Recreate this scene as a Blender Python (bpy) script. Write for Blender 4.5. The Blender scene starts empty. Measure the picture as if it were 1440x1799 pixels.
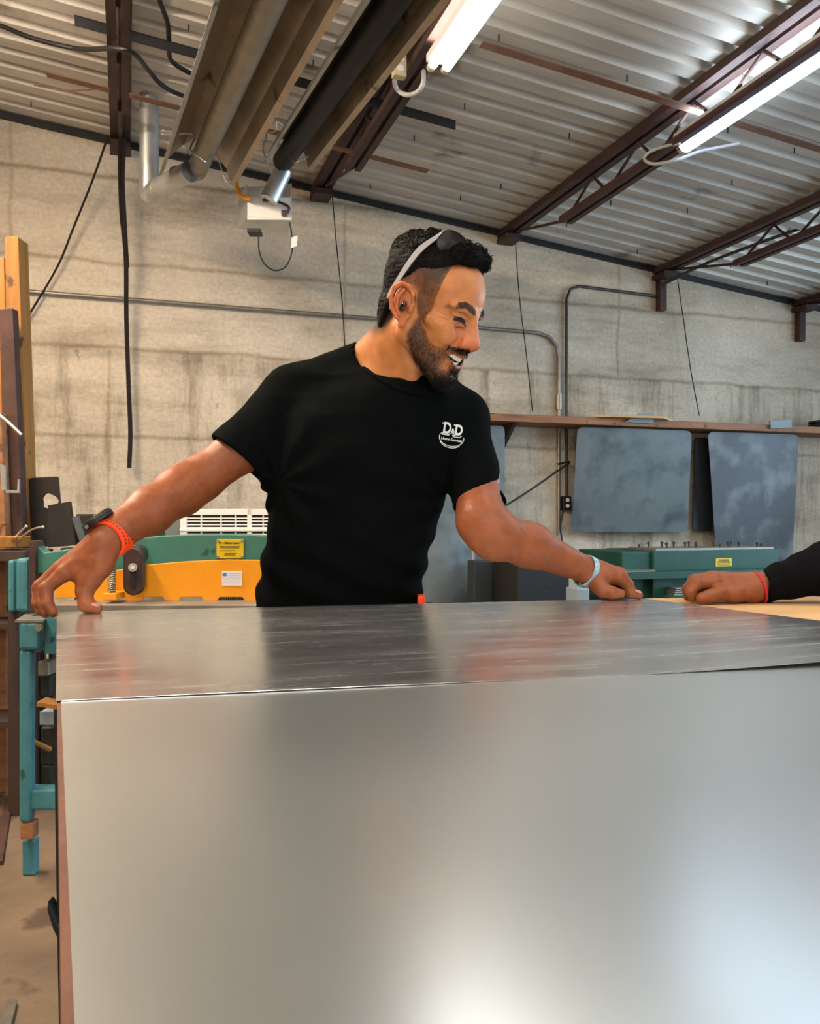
import bpy, math, random
import numpy as np
from mathutils import Vector, Matrix
from mathutils.bvhtree import BVHTree
R_ = math.radians; random.seed(4); RNG = np.random.default_rng(4)
S = bpy.context.scene; COL = S.collection
# ------------------------------------------------------------ camera, light, exposure
F = 1500.0; CXP, HZ = 720.0, 908.0
CAMZ = 1.065; TH = math.radians(18.4); WALLY = 5.5
CAM = Vector((0, 0, CAMZ))
cd = bpy.data.cameras.new('camera'); cam = bpy.data.objects.new('camera', cd); COL.objects.link(cam)
cam.location = CAM; cam.rotation_euler = (math.pi/2, 0, -TH)
cd.sensor_fit = 'VERTICAL'; cd.sensor_height = 36; cd.lens = 36*F/1799; cd.shift_y = 8.5/1799
cd.clip_start = .01
S.camera = cam
S.view_settings.view_transform = 'Standard'; S.view_settings.look = 'None'
S.view_settings.gamma = 1; S.view_settings.use_curve_mapping = False
S.view_settings.exposure = 0.78
w = bpy.data.worlds.new('world'); S.world = w; w.use_nodes = True
w.node_tree.nodes['Background'].inputs[0].default_value = (.55, .7, 1, 1)
w.node_tree.nodes['Background'].inputs[1].default_value = .6
LAMP1 = 4.0

def area(name, loc, rot, sx, sy, e, col):
    l = bpy.data.lights.new(name, 'AREA'); l.shape = 'RECTANGLE'; l.size = sx; l.size_y = sy; l.energy = e; l.color = col
    o = bpy.data.objects.new(name, l); COL.objects.link(o); o.location = loc; o.rotation_euler = rot; return o
# daylight through the big door opening in the right wall and the window in the wall behind the camera
area('door_daylight', (6.95, .9, 1.6), (0, R_(90), 0), 2.8, 3.4, 115, (.54, .78, 1.0))
area('side_window_daylight', (6.95, 3.55, 1.9), (0, R_(90), 0), 1.1, 1.3, 24, (.62, .82, 1.0)).data.spread = R_(95)
area('window_daylight', (-.6, -2.95, 1.95), (R_(90), 0, 0), 2.4, 1.3, 40, (1.0, .88, .72))

# ------------------------------------------------------------ coordinates
MW = Matrix.Translation(CAM) @ Matrix.Rotation(-TH, 4, 'Z')        # camera frame (x right, y depth, z up) -> world
I4 = Matrix.Identity(4)
def C(px, py, d): return Vector(((px-CXP)/F*d, d, (HZ-py)/F*d))
def Wd(px, py, d): return MW @ C(px, py, d)
def PW(px, py, Y=WALLY):
    v = MW.to_3x3() @ Vector(((px-CXP)/F, 1, (HZ-py)/F)); return CAM + v*(Y/v.y)
def PX(px, py, X):
    v = MW.to_3x3() @ Vector(((px-CXP)/F, 1, (HZ-py)/F)); return CAM + v*(X/v.x)
def PZ(px, py, z):
    v = MW.to_3x3() @ Vector(((px-CXP)/F, 1, (HZ-py)/F)); return CAM + v*((z-CAMZ)/v.z)

# ------------------------------------------------------------ materials
def srgb(h):
    c = [int(h[i:i+2], 16)/255 for i in (0, 2, 4)]
    return [x/12.92 if x <= .04045 else ((x+.055)/1.055)**2.4 for x in c]
def mat(name, col, rough=.6, metal=0, var=.25, scale=6, bump=.0, bscale=40, spec=.5, col2=None, patch=None, stretch=(1, 1, 1), emit=None, coat=0, rvar=0, wear=None):
    m = bpy.data.materials.new(name); m.use_nodes = True; nt = m.node_tree; N = nt.nodes; L = nt.links
    b = N['Principled BSDF']; c = srgb(col) if isinstance(col, str) else col
    b.inputs['Roughness'].default_value = rough; b.inputs['Metallic'].default_value = metal
    b.inputs['Specular IOR Level'].default_value = spec; b.inputs['Coat Weight'].default_value = coat
    if emit:
        b.inputs['Emission Color'].default_value = (*c, 1); b.inputs['Emission Strength'].default_value = emit
    tc = N.new('ShaderNodeTexCoord'); mp = N.new('ShaderNodeMapping'); mp.inputs['Scale'].default_value = stretch
    L.new(tc.outputs['Object'], mp.inputs[0])
    n1 = N.new('ShaderNodeTexNoise'); n1.inputs['Scale'].default_value = scale; n1.inputs['Detail'].default_value = 8; n1.inputs['Roughness'].default_value = .65
    L.new(mp.outputs[0], n1.inputs['Vector'])
    cr = N.new('ShaderNodeValToRGB'); e = cr.color_ramp.elements
    c2 = (srgb(col2) if isinstance(col2, str) else col2) if col2 else [x*(1-var) for x in c]
    e[0].position = .3; e[0].color = (*c2, 1); e[1].position = .7; e[1].color = (*[min(1, x*(1+var*.4)) for x in c], 1)
    L.new(n1.outputs[0], cr.inputs[0]); out = cr.outputs[0]
    if wear:                                                        # chips and rust spots with a shape of their own
        n3 = N.new('ShaderNodeTexNoise'); n3.inputs['Scale'].default_value = wear[1]; n3.inputs['Detail'].default_value = 6
        L.new(tc.outputs['Object'], n3.inputs['Vector'])
        r3 = N.new('ShaderNodeValToRGB'); r3.color_ramp.elements[0].position = wear[2]; r3.color_ramp.elements[1].position = wear[2]+(wear[3] if len(wear) > 3 else .04)
        L.new(n3.outputs[0], r3.inputs[0])
        mx = N.new('ShaderNodeMix'); mx.data_type = 'RGBA'; L.new(r3.outputs[0], mx.inputs[0]); L.new(out, mx.inputs[6])
        mx.inputs[7].default_value = (*srgb(wear[0]), 1); out = mx.outputs[2]
    L.new(out, b.inputs['Base Color'])
    if rvar:
        mr = N.new('ShaderNodeMapRange'); mr.inputs[3].default_value = rough-rvar; mr.inputs[4].default_value = rough+rvar
        mr.inputs[1].default_value = .3; mr.inputs[2].default_value = .7
        L.new(n1.outputs[0], mr.inputs[0]); L.new(mr.outputs[0], b.inputs['Roughness'])
    if bump:
        n2 = N.new('ShaderNodeTexNoise'); n2.inputs['Scale'].default_value = bscale; n2.inputs['Detail'].default_value = 6
        L.new(mp.outputs[0], n2.inputs['Vector'])
        bp = N.new('ShaderNodeBump'); bp.inputs['Strength'].default_value = bump; bp.inputs['Distance'].default_value = .01
        L.new(n2.outputs[0], bp.inputs['Height']); L.new(bp.outputs[0], b.inputs['Normal'])
    return m

def wall_mat():
    m = bpy.data.materials.new('concrete_wall'); m.use_nodes = True; nt = m.node_tree; N = nt.nodes; L = nt.links; b = N['Principled BSDF']
    b.inputs['Roughness'].default_value = .9
    tc = N.new('ShaderNodeTexCoord'); sp = N.new('ShaderNodeSeparateXYZ')
    wob = N.new('ShaderNodeTexNoise'); wob.inputs['Scale'].default_value = 3; wob.inputs['Detail'].default_value = 5
    L.new(tc.outputs['Object'], wob.inputs['Vector']); L.new(tc.outputs['Object'], sp.inputs[0])
    def M(op, a, c=None, d=None):
        n = N.new('ShaderNodeMath'); n.operation = op
        for i, v in enumerate((a, c, d)):
            if v is None: continue
            if hasattr(v, 'is_linked'): L.new(v, n.inputs[i])
            else: n.inputs[i].default_value = v
        return n.outputs[0]
    wv = M('MULTIPLY_ADD', wob.outputs[0], .06, -.03)
    X = M('ADD', sp.outputs[0], wv); Z = M('ADD', sp.outputs[2], wv)
    def line(v, p, e): # soft line
        d = M('ABSOLUTE', M('SUBTRACT', v, p)); return M('SUBTRACT', 1.0, M('MINIMUM', M('DIVIDE', d, e), 1.0))
    acc = 0.0
    zl = [3.13, 2.61, 2.09, 1.55]
    for z in zl: acc = M('MAXIMUM', acc, M('MULTIPLY', line(Z, z, .022), .8)) if acc != 0.0 else line(Z, z, .022)
    up = M('GREATER_THAN', sp.outputs[2], 2.09)
    for x in (-.64, 1.37, 3.45, 5.5): acc = M('MAXIMUM', acc, M('MULTIPLY', M('MULTIPLY', line(X, x, .02), up), .55))
    dn = M('SUBTRACT', 1.0, up)
    for x in (-.1, .385, 3.92, 4.45, 5.05): acc = M('MAXIMUM', acc, M('MULTIPLY', M('MULTIPLY', line(X, x, .016), dn), .38))
    # panel tone: each formwork panel a little different
    def noise(sc, det, vec, st=None):
        n = N.new('ShaderNodeTexNoise'); n.inputs['Scale'].default_value = sc; n.inputs['Detail'].default_value = det; n.inputs['Roughness'].default_value = .7
        if st:
            mp = N.new('ShaderNodeMapping'); mp.inputs['Scale'].default_value = st; L.new(vec, mp.inputs[0]); vec = mp.outputs[0]
        L.new(vec, n.inputs['Vector']); return n.outputs[0]
    o = tc.outputs['Object']
    def ramp(v, p0, c0, p1, c1):
        r = N.new('ShaderNodeValToRGB'); e = r.color_ramp.elements; e[0].position = p0; e[0].color = (*c0, 1); e[1].position = p1; e[1].color = (*c1, 1); L.new(v, r.inputs[0]); return r.outputs[0]
    base = ramp(noise(1.1, 8, o), .3, (.55, .46, .345), .7, (.80, .69, .54))
    fine = ramp(noise(40, 6, o), .3, (.72, .72, .72), .65, (1, 1, 1))
    drip = ramp(noise(5, 6, o, (1.6, 1, .22)), .5, (1, 1, 1), .72, (.46, .44, .40))
    band = ramp(noise(2.2, 7, o, (.35, 1, 1.6)), .48, (1, 1, 1), .72, (.44, .41, .37))
    blot = ramp(noise(17, 4, o, (1, 1, .55)), .64, (1, 1, 1), .72, (.42, .38, .33))
    def mul(a, c, f=1.0):
        n = N.new('ShaderNodeMix'); n.data_type = 'RGBA'; n.blend_type = 'MULTIPLY'
        if hasattr(f, 'is_linked'): L.new(f, n.inputs[0])
        else: n.inputs[0].default_value = f
        L.new(a, n.inputs[6])
        if hasattr(c, 'is_linked'): L.new(c, n.inputs[7])
        else: n.inputs[7].default_value = (*c, 1)
        return n.outputs[2]
    c = mul(mul(base, fine), drip, dn); c = mul(c, band, .8)
    c = mul(c, blot, M('MULTIPLY', dn, .75)); c = mul(c, (.60, .54, .44), acc)
    L.new(c, b.inputs['Base Color'])
    bp = N.new('ShaderNodeBump'); bp.inputs['Strength'].default_value = .5; bp.inputs['Distance'].default_value = .012
    h = M('SUBTRACT', noise(25, 6, o), acc); L.new(h, bp.inputs['Height']); L.new(bp.outputs[0], b.inputs['Normal'])
    return m

def sheet_mat(name, r0, r1, col, smear=.5, aniso=4, metal=.85):
    m = bpy.data.materials.new(name); m.use_nodes = True; nt = m.node_tree; N = nt.nodes; L = nt.links; b = N['Principled BSDF']
    b.inputs['Metallic'].default_value = metal
    tc = N.new('ShaderNodeTexCoord')
    def noise(sc, st, det=6, rot=0):
        mp = N.new('ShaderNodeMapping'); mp.inputs['Scale'].default_value = st; mp.inputs['Rotation'].default_value = (0, 0, rot)
        L.new(tc.outputs['Object'], mp.inputs[0]); n = N.new('ShaderNodeTexNoise'); n.inputs['Scale'].default_value = sc; n.inputs['Detail'].default_value = det
        n.inputs['Roughness'].default_value = .6; L.new(mp.outputs[0], n.inputs['Vector']); return n.outputs[0]
    a = noise(5 if aniso > 1 else 1.6, (.8, aniso, 1), 6 if aniso > 1 else 2, rot=.15); s = noise(22, (.25, 6, 1), rot=.2)
    mr = N.new('ShaderNodeMapRange'); mr.inputs[1].default_value = .35; mr.inputs[2].default_value = .7; mr.inputs[3].default_value = r0; mr.inputs[4].default_value = r1
    L.new(a, mr.inputs[0])
    sc = N.new('ShaderNodeMapRange'); sc.inputs[1].default_value = .58; sc.inputs[2].default_value = .75; sc.inputs[3].default_value = 0; sc.inputs[4].default_value = smear*.22
    L.new(s, sc.inputs[0]); ad = N.new('ShaderNodeMath'); ad.operation = 'ADD'; L.new(mr.outputs[0], ad.inputs[0]); L.new(sc.outputs[0], ad.inputs[1])
    L.new(ad.outputs[0], b.inputs['Roughness'])
    cr = N.new('ShaderNodeValToRGB'); e = cr.color_ramp.elements; e[0].position = .3; e[0].color = (*[x*.86 for x in col], 1); e[1].position = .75; e[1].color = (*col, 1)
    L.new(a, cr.inputs[0]); L.new(cr.outputs[0], b.inputs['Base Color'])
    bp = N.new('ShaderNodeBump'); bp.inputs['Strength'].default_value = .05 if aniso > 1 else .015; bp.inputs['Distance'].default_value = .01
    L.new(noise(3, (1, 1.5, 1), 3), bp.inputs['Height']); L.new(bp.outputs[0], b.inputs['Normal'])
    return m

MT = dict(
 wall=wall_mat(),
 floor=mat('concrete_floor', '6e5b47', .8, var=.5, scale=2.5, bump=.3, bscale=30, wear=('4a3a2c', 5, .62)),
 plain=mat('plaster', '8a8070', .9, var=.2, scale=2),
 deck=mat('galvanised_deck', 'd0cac0', .5, .2, var=.28, scale=3, stretch=(.4, 3, 1), wear=('8b7f70', 1.5, .62)),
 joist=mat('brown_primer_steel', '4a302b', .55, .1, var=.45, scale=8, bump=.2, spec=.4),
 rustbrown=mat('faded_brown_primer', '8a6552', .7, .1, var=.3, scale=9),
 black_steel=mat('black_steel', '2a2b2e', .5, .3, var=.4, scale=10),
 black=mat('black_rubber', '141414', .55, var=.3, scale=20, bump=.15, bscale=60),
 gloss_black=mat('glossy_black_plastic', '0a0a0b', .1, var=.1),
 galv=mat('galvanised_pipe', 'c6cacb', .38, .8, var=.18, scale=18, stretch=(1, 1, .4), rvar=.1),
 aluminised=mat('aluminised_hood', 'b3a591', .4, .7, var=.35, scale=5, rvar=.08, wear=('6b5a48', 4, .64)),
 tube=mat('heat_tube', '9c9486', .5, .6, var=.3, scale=6, wear=('7a6450', 4, .6)),
 tube_dark=mat('dark_heat_tube', '17181b', .55, .4, var=.4, scale=7),
 wire=mat('bright_wire', 'd9d3c8', .3, .9, var=.1),
 white_metal=mat('white_enamel', 'e6e4e0', .4, 0, var=.06, scale=4),
 hose=mat('yellow_gas_hose', 'f2a312', .45, var=.15),
 lamp=mat('lamp_diffuser', 'ffffff', .4, var=0, emit=LAMP1), lamp_warm=mat('warm_lamp_diffuser', 'ffe9cf', .4, var=0, emit=125), lamp_cool=mat('cool_lamp_diffuser', 'c4deff', .4, var=0, emit=4),
 nose_pad=mat('dark_frame', '0c0c0d', .3, var=.1),
 flex=mat('grey_flex_conduit', 'c9c9c6', .45, .1, var=.2, bump=.5, bscale=120),
 conduit=mat('conduit', '9b958c', .4, .7, var=.3, scale=9),
 dark_conduit=mat('dark_conduit', '4b4742', .5, .4, var=.3, scale=9),
 beige=mat('beige_plastic', 'c9b98c', .5, var=.1),
 cord=mat('brown_cord', '1a0f0b', .9, var=.3, scale=30),
 lumber=mat('yellow_lumber', '9c6722', .7, var=.4, scale=8, stretch=(3, 3, .3), bump=.2, wear=('4a2c16', 9, .63)),
 wood=mat('shelf_board', '9a6740', .65, var=.5, scale=7, stretch=(.4, 3, 3), bump=.2, wear=('5a3a24', 12, .6)),
 ply=mat('plywood', 'd2a874', .6, var=.22, scale=5, stretch=(.5, 4, 1), bump=.1),
 edgewood=mat('red_brown_table_edge', '5e3019', .6, var=.4, scale=9, stretch=(1, 1, 1), bump=.2),
 darkwood=mat('dark_wood', '3b2a20', .8, var=.4, scale=6),
 teal=mat('teal_machine_paint', '3c7567', .48, 0, var=.25, scale=7, bump=.08, wear=('1f4a45', 14, .66)),
 teal_blue=mat('blue_teal_machine_paint', '438089', .45, 0, var=.3, scale=8, bump=.1, wear=('2a4a50', 22, .64)),
 green=mat('green_machine_paint', '14493a', .5, 0, var=.3, scale=6, wear=('123a34', 10, .66)),
 yellow=mat('yellow_guard_paint', 'f09a08', .45, 0, var=.12, scale=5, bump=.05, wear=('c4650f', 14, .7)),
 placard=mat('yellow_placard', 'dcb90c', .4, var=.08),
 sticker=mat('white_sticker', 'e9e4ea', .6, var=.04),
 blue=mat('blue_print', '2a86bd', .6, var=.1),
 ink=mat('black_ink', '1d1a12', .7, var=.1),
 greyink=mat('grey_ink', '8d8a90', .7, var=.1),
 bed=mat('machined_bed', '9c978b', .45, .7, var=.4, scale=7, stretch=(.3, 3, 1)),
 cast=mat('worn_cast_iron', '4a4440', .5, .5, var=.4, scale=14, bump=.3),
 bolt=mat('bolt_steel', 'b9b4a6', .3, .9, var=.3, scale=30),
 rust=mat('rusty_bar', '4c332c', .7, .3, var=.4, scale=10, bump=.2),
 plate=mat('dark_plate', '2b2522', .75, .2, var=.3, scale=9, bump=.1),
 blue_sheet=mat('blue_grey_sheet', '6c7474', .55, .12, var=.3, scale=2.6, rvar=.15, wear=('424c52', 5.5, .47, .25)),
 slate_sheet=mat('slate_sheet', '565b60', .55, .12, var=.4, scale=2.2, rvar=.15, wear=('82898d', 4.0, .5, .22)),
 dark_sheet=mat('dark_sheet', '33373c', .5, .3, var=.3, scale=3),
 carton=mat('pale_carton', '8a979d', .7, var=.1),
 front_sheet=sheet_mat('galvanised_front_sheet', .27, .30, (.72, .775, .785), 0, 1, .92),
 back_sheet=sheet_mat('galvanised_back_sheet', .18, .28, (.86, .88, .89), 1.0, 4, .95),
 orange=mat('orange_rubber', 'ff4a12', .5, var=.08),
 lightblue=mat('light_blue_band', '84b2c8', .6, var=.3, scale=90, wear=('d8dcd8', 90, .58)),
 red=mat('red_cord', 'b8182a', .6, var=.2),
 lens=mat('dark_lens', '0b0c0e', .3, 0, var=.1, spec=.4),
 glasses=mat('pale_grey_temple', '9b989e', .45, var=.04),
 shirt=mat('black_cotton', '06090a', .95, var=.25, scale=60, bump=.15, bscale=500, spec=.05),
 hoodie=mat('black_fleece', '0b0c0f', .97, var=.3, scale=40, bump=.4, bscale=260, spec=.1),
 print_=mat('shirt_print', 'c8d0d0', .8, var=.1),
 jeans=mat('dark_denim', '1d2634', .9, var=.3, scale=30, bump=.2, bscale=300),
 hair=mat('dark_hair', '070504', .7, var=.4, scale=60, spec=.15),
 beard=mat('beard_hair', '0d0806', .6, var=.4, scale=80, spec=.3),
 teeth=mat('teeth', 'f0e6d6', .3, var=.05),
 shoe=mat('work_boot', '3a281a', .7, var=.3),
 glass=mat('window_glass', 'c8d8e0', .05, var=.02),
)
def skin_mat():
    m = bpy.data.materials.new('skin'); m.use_nodes = True; nt = m.node_tree; N = nt.nodes; L = nt.links; b = N['Principled BSDF']
    b.inputs['Roughness'].default_value = .46; b.inputs['Specular IOR Level'].default_value = .32
    b.inputs['Subsurface Weight'].default_value = .12; b.inputs['Subsurface Radius'].default_value = (.012, .005, .003); b.inputs['Subsurface Scale'].default_value = 1
    at = N.new('ShaderNodeVertexColor'); at.layer_name = 'pigment'
    tc = N.new('ShaderNodeTexCoord'); n = N.new('ShaderNodeTexNoise'); n.inputs['Scale'].default_value = 45; n.inputs['Detail'].default_value = 7
    L.new(tc.outputs['Object'], n.inputs['Vector'])
    r = N.new('ShaderNodeValToRGB'); r.color_ramp.elements[0].position = .3; r.color_ramp.elements[0].color = (.8, .77, .74, 1); r.color_ramp.elements[1].position = .7; r.color_ramp.elements[1].color = (1.06, 1.04, 1.02, 1)
    L.new(n.outputs[0], r.inputs[0]); mx = N.new('ShaderNodeMix'); mx.data_type = 'RGBA'; mx.blend_type = 'MULTIPLY'; mx.inputs[0].default_value = 1
    L.new(at.outputs[0], mx.inputs[6]); L.new(r.outputs[0], mx.inputs[7]); L.new(mx.outputs[2], b.inputs['Base Color'])
    n2 = N.new('ShaderNodeTexNoise'); n2.inputs['Scale'].default_value = 260; L.new(tc.outputs['Object'], n2.inputs['Vector'])
    bp = N.new('ShaderNodeBump'); bp.inputs['Strength'].default_value = .18; bp.inputs['Distance'].default_value = .002; L.new(n2.outputs[0], bp.inputs['Height']); L.new(bp.outputs[0], b.inputs['Normal'])
    return m
MT['skin'] = skin_mat()

# ------------------------------------------------------------ mesh helpers
def tag(o, label=None, cat=None, group=None, kind=None):
    if label: o['label'] = label
    if cat: o['category'] = cat
    if group: o['group'] = group
    if kind: o['kind'] = kind
    return o
def thing(name, label, cat, loc, group=None, rotz=0):
    o = bpy.data.objects.new(name, None); COL.objects.link(o); o.location = loc; o.rotation_euler = (0, 0, rotz); o.empty_display_size = .05
    return tag(o, label, cat, group)
def root_matrix(o):
    m = Matrix.Translation(o.location) @ o.rotation_euler.to_matrix().to_4x4()
    return (root_matrix(o.parent) @ m) if o.parent else m
class MB:
    def __init__(s, M=None): s.v = []; s.f = []; s.M = M or I4; s.sm = False
    def add(s, vs, fs):
        k = len(s.v); s.v += [tuple(s.M @ Vector(p)) for p in vs]; s.f += [tuple(i+k for i in f) for f in fs]; return s
    def box(s, a, b):
        (x0, y0, z0), (x1, y1, z1) = a, b
        x0, x1 = min(x0, x1), max(x0, x1); y0, y1 = min(y0, y1), max(y0, y1); z0, z1 = min(z0, z1), max(z0, z1)
        return s.add([(x0,y0,z0),(x1,y0,z0),(x1,y1,z0),(x0,y1,z0),(x0,y0,z1),(x1,y0,z1),(x1,y1,z1),(x0,y1,z1)],
                     [(0,3,2,1),(4,5,6,7),(0,1,5,4),(1,2,6,5),(2,3,7,6),(3,0,4,7)])
    def bar(s, a, b, w, h, up=(0, 0, 1)):                              # rectangular bar from a to b
        a = Vector(a); b = Vector(b); d = (b-a).normalized(); u = Vector(up)
        if abs(d.dot(u)) > .95: u = Vector((0, 1, 0))
        r = d.cross(u).normalized()*w/2; t = r.cross(d).normalized()*h/2
        vs = [p+q for p in (a, b) for q in (-r-t, r-t, r+t, -r+t)]
        return s.add(vs, [(0,3,2,1),(4,5,6,7),(0,1,5,4),(1,2,6,5),(2,3,7,6),(3,0,4,7)])
    def tube(s, pts, r, n=12, closed=False, caps=True):
        pts = [Vector(p) for p in pts]; rs = r if isinstance(r, (list, tuple)) else [r]*len(pts)
        vs = []; fs = []; m = len(pts); prev = None
        for i, p in enumerate(pts):
            if closed: d = pts[(i+1) % m]-pts[i-1]
            else: d = pts[min(i+1, m-1)]-pts[max(i-1, 0)]
            d.normalize()
            if prev is None:
                u = Vector((0, 0, 1)) if abs(d.z) < .9 else Vector((1, 0, 0)); prev = d.cross(u).normalized()
            else: prev = (prev-d*prev.dot(d)).normalized()
            q = d.cross(prev)
            vs += [p+(prev*math.cos(2*math.pi*k/n)+q*math.sin(2*math.pi*k/n))*rs[i] for k in range(n)]
        for i in range(m if closed else m-1):
            j = (i+1) % m
            fs += [(i*n+k, i*n+(k+1) % n, j*n+(k+1) % n, j*n+k) for k in range(n)]
        if caps and not closed: fs += [tuple(range(n))[::-1], tuple(range((m-1)*n, m*n))]
        s.sm = True; return s.add(vs, fs)
    def prism(s, pts, ext):                                           # planar polygon pts extruded by vector ext
        n = len(pts); e = Vector(ext); vs = [Vector(p) for p in pts]; vs += [p+e for p in vs]
        return s.add(vs, [tuple(range(n))[::-1], tuple(range(n, 2*n))]+[(i, (i+1) % n, n+(i+1) % n, n+i) for i in range(n)])
    def ball(s, c, r, nu=16, nv=10, M3=None):
        r = r if hasattr(r, '__len__') else (r, r, r); c = Vector(c); vs = []; fs = []
        for i in range(nv+1):
            for k in range(nu):
                a = math.pi*i/nv; t = 2*math.pi*k/nu; p = Vector((r[0]*math.sin(a)*math.cos(t), r[1]*math.sin(a)*math.sin(t), r[2]*math.cos(a)))
                vs.append(c+(M3 @ p if M3 else p))
        for i in range(nv): fs += [(i*nu+k, (i+1)*nu+k, (i+1)*nu+(k+1) % nu, i*nu+(k+1) % nu) for k in range(nu)]
        s.sm = True; return s.add(vs, fs)
    def grid(s, fn, nu, nv):
        vs = [fn(i/nu, j/nv) for j in range(nv+1) for i in range(nu+1)]
        return s.add(vs, [(j*(nu+1)+i, j*(nu+1)+i+1, (j+1)*(nu+1)+i+1, (j+1)*(nu+1)+i) for j in range(nv) for i in range(nu)])
    def build(s, name, m, parent=None, bevel=0, label=None, smooth=None, loc=None):
        V = np.array(s.v)
        if parent is not None: inv = root_matrix(parent).inverted()
        else:
            if loc is None: loc = Vector(((V[:,0].min()+V[:,0].max())/2, (V[:,1].min()+V[:,1].max())/2, V[:,2].min()))
            inv = Matrix.Translation(-Vector(loc))
        me = bpy.data.meshes.new(name); me.from_pydata([tuple(inv @ Vector(p)) for p in s.v], [], s.f); me.validate(); me.update()
        import bmesh
        b = bmesh.new(); b.from_mesh(me); bmesh.ops.recalc_face_normals(b, faces=b.faces); b.to_mesh(me); b.free()
        me.materials.append(MT[m] if isinstance(m, str) else m)
        o = bpy.data.objects.new(name, me); COL.objects.link(o)
        if parent is not None: o.parent = parent
        else: o.location = loc
        if smooth if smooth is not None else s.sm:
            for p in me.polygons: p.use_smooth = True
            try: me.set_sharp_from_angle(angle=R_(40))
            except Exception: pass
        if bevel:
            md = o.modifiers.new('bevel', 'BEVEL'); md.width = bevel; md.segments = 2; md.limit_method = 'ANGLE'; md.angle_limit = R_(40)
        if label: o['label'] = label
        return o
def dup(o, loc=None, parent=None):
    c = o.copy(); COL.objects.link(c)
    if parent: c.parent = parent
    if loc is not None: c.location = loc
    for ch in list(o.children): dup(ch, parent=c)
    return c
def bez(p0, p1, p2, p3, n=12):
    p0, p1, p2, p3 = map(Vector, (p0, p1, p2, p3))
    return [p0*(1-t)**3+p1*3*t*(1-t)**2+p2*3*t*t*(1-t)+p3*t**3 for t in [i/n for i in range(n+1)]]
def smooth_path(pts, n=6):
    P = [Vector(p) for p in pts]; P = [P[0]*2-P[1]]+P+[P[-1]*2-P[-2]]; out = []
    for i in range(1, len(P)-2):
        for k in range(n):
            t = k/n; out.append(.5*((2*P[i])+(P[i+1]-P[i-1])*t+(2*P[i-1]-5*P[i]+4*P[i+1]-P[i+2])*t*t+(3*P[i]-P[i-1]-3*P[i+1]+P[i+2])*t**3))
    return out+[P[-2]]
def text_mesh(txt, size, bold=0.0):
    cu = bpy.data.curves.new('t', 'FONT'); cu.body = txt; cu.size = size; cu.align_x = 'CENTER'; cu.align_y = 'CENTER'; cu.offset = bold
    o = bpy.data.objects.new('t', cu); COL.objects.link(o)
    me = bpy.data.meshes.new_from_object(o.evaluated_get(bpy.context.evaluated_depsgraph_get()))
    vs = [tuple(v.co) for v in me.vertices]; fs = [tuple(p.vertices) for p in me.polygons]
    bpy.data.objects.remove(o); bpy.data.curves.remove(cu); bpy.data.meshes.remove(me); return vs, fs

# ------------------------------------------------------------ implicit surfaces for the figures
def A(v): return np.array(v, float)
def f_ell(c, r, M3=None):
    c = A(c); r = A(r); Mi = None if M3 is None else A(M3)
    def f(P):
        q = P-c
        if Mi is not None: q = q @ Mi                                  # columns of M3 are the axes
        k0 = np.sqrt(((q/r)**2).sum(1)); k1 = np.sqrt(((q/(r*r))**2).sum(1))+1e-9
        return k0*(k0-1)/k1
    return f, c, float(r.max())
def f_cap(a, b, ra, rb):
    a = A(a); b = A(b); ab = b-a; L2 = float(ab @ ab)+1e-12
    def f(P):
        t = np.clip(((P-a) @ ab)/L2, 0, 1); return np.sqrt(((P-a-t[:, None]*ab)**2).sum(1))-(ra+(rb-ra)*t)
    return f, (a+b)/2, math.sqrt(L2)/2+max(ra, rb)
def f_cone(a, b, ra, rb, ext=0):                                       # flat at b
    a = A(a); b = A(b); ab = b-a; L = math.sqrt(float(ab @ ab)); u = ab/L
    def f(P):
        h = (P-a) @ u; t = np.clip(h/L, 0, 1.3); q = P-a-np.minimum(np.maximum(h, 0), L*1.3)[:, None]*u
        return np.maximum(np.sqrt((q**2).sum(1))-(ra+(rb-ra)*t), h-L)
    return f, (a+b)/2, L/2+max(ra, rb)
def f_loft(rows):                                                       # rows: z, cx, rx, cy, ry ascending z
    T = A(rows)
    def f(P):
        z = np.clip(P[:, 2], T[0, 0], T[-1, 0]); I = lambda k: np.interp(z, T[:, 0], T[:, k])
        rx, ry = I(2), I(4); x = (P[:, 0]-I(1))/rx; y = (P[:, 1]-I(3))/ry
        d = ((np.abs(x)**2.4+np.abs(y)**2.4)**(1/2.4)-1)*np.minimum(rx, ry)
        dz = np.maximum(T[0, 0]-P[:, 2], P[:, 2]-T[-1, 0])
        return np.maximum(d*.85, dz)
    c = A([T[:, 1].mean(), T[:, 3].mean(), (T[0, 0]+T[-1, 0])/2]); return f, c, (T[-1, 0]-T[0, 0])/2+T[:, 2].max()+.05
def f_half(p, n):
    p = A(p); n = A(n)/np.linalg.norm(n)
    return (lambda P: (P-p) @ n), p, 1e9
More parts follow.
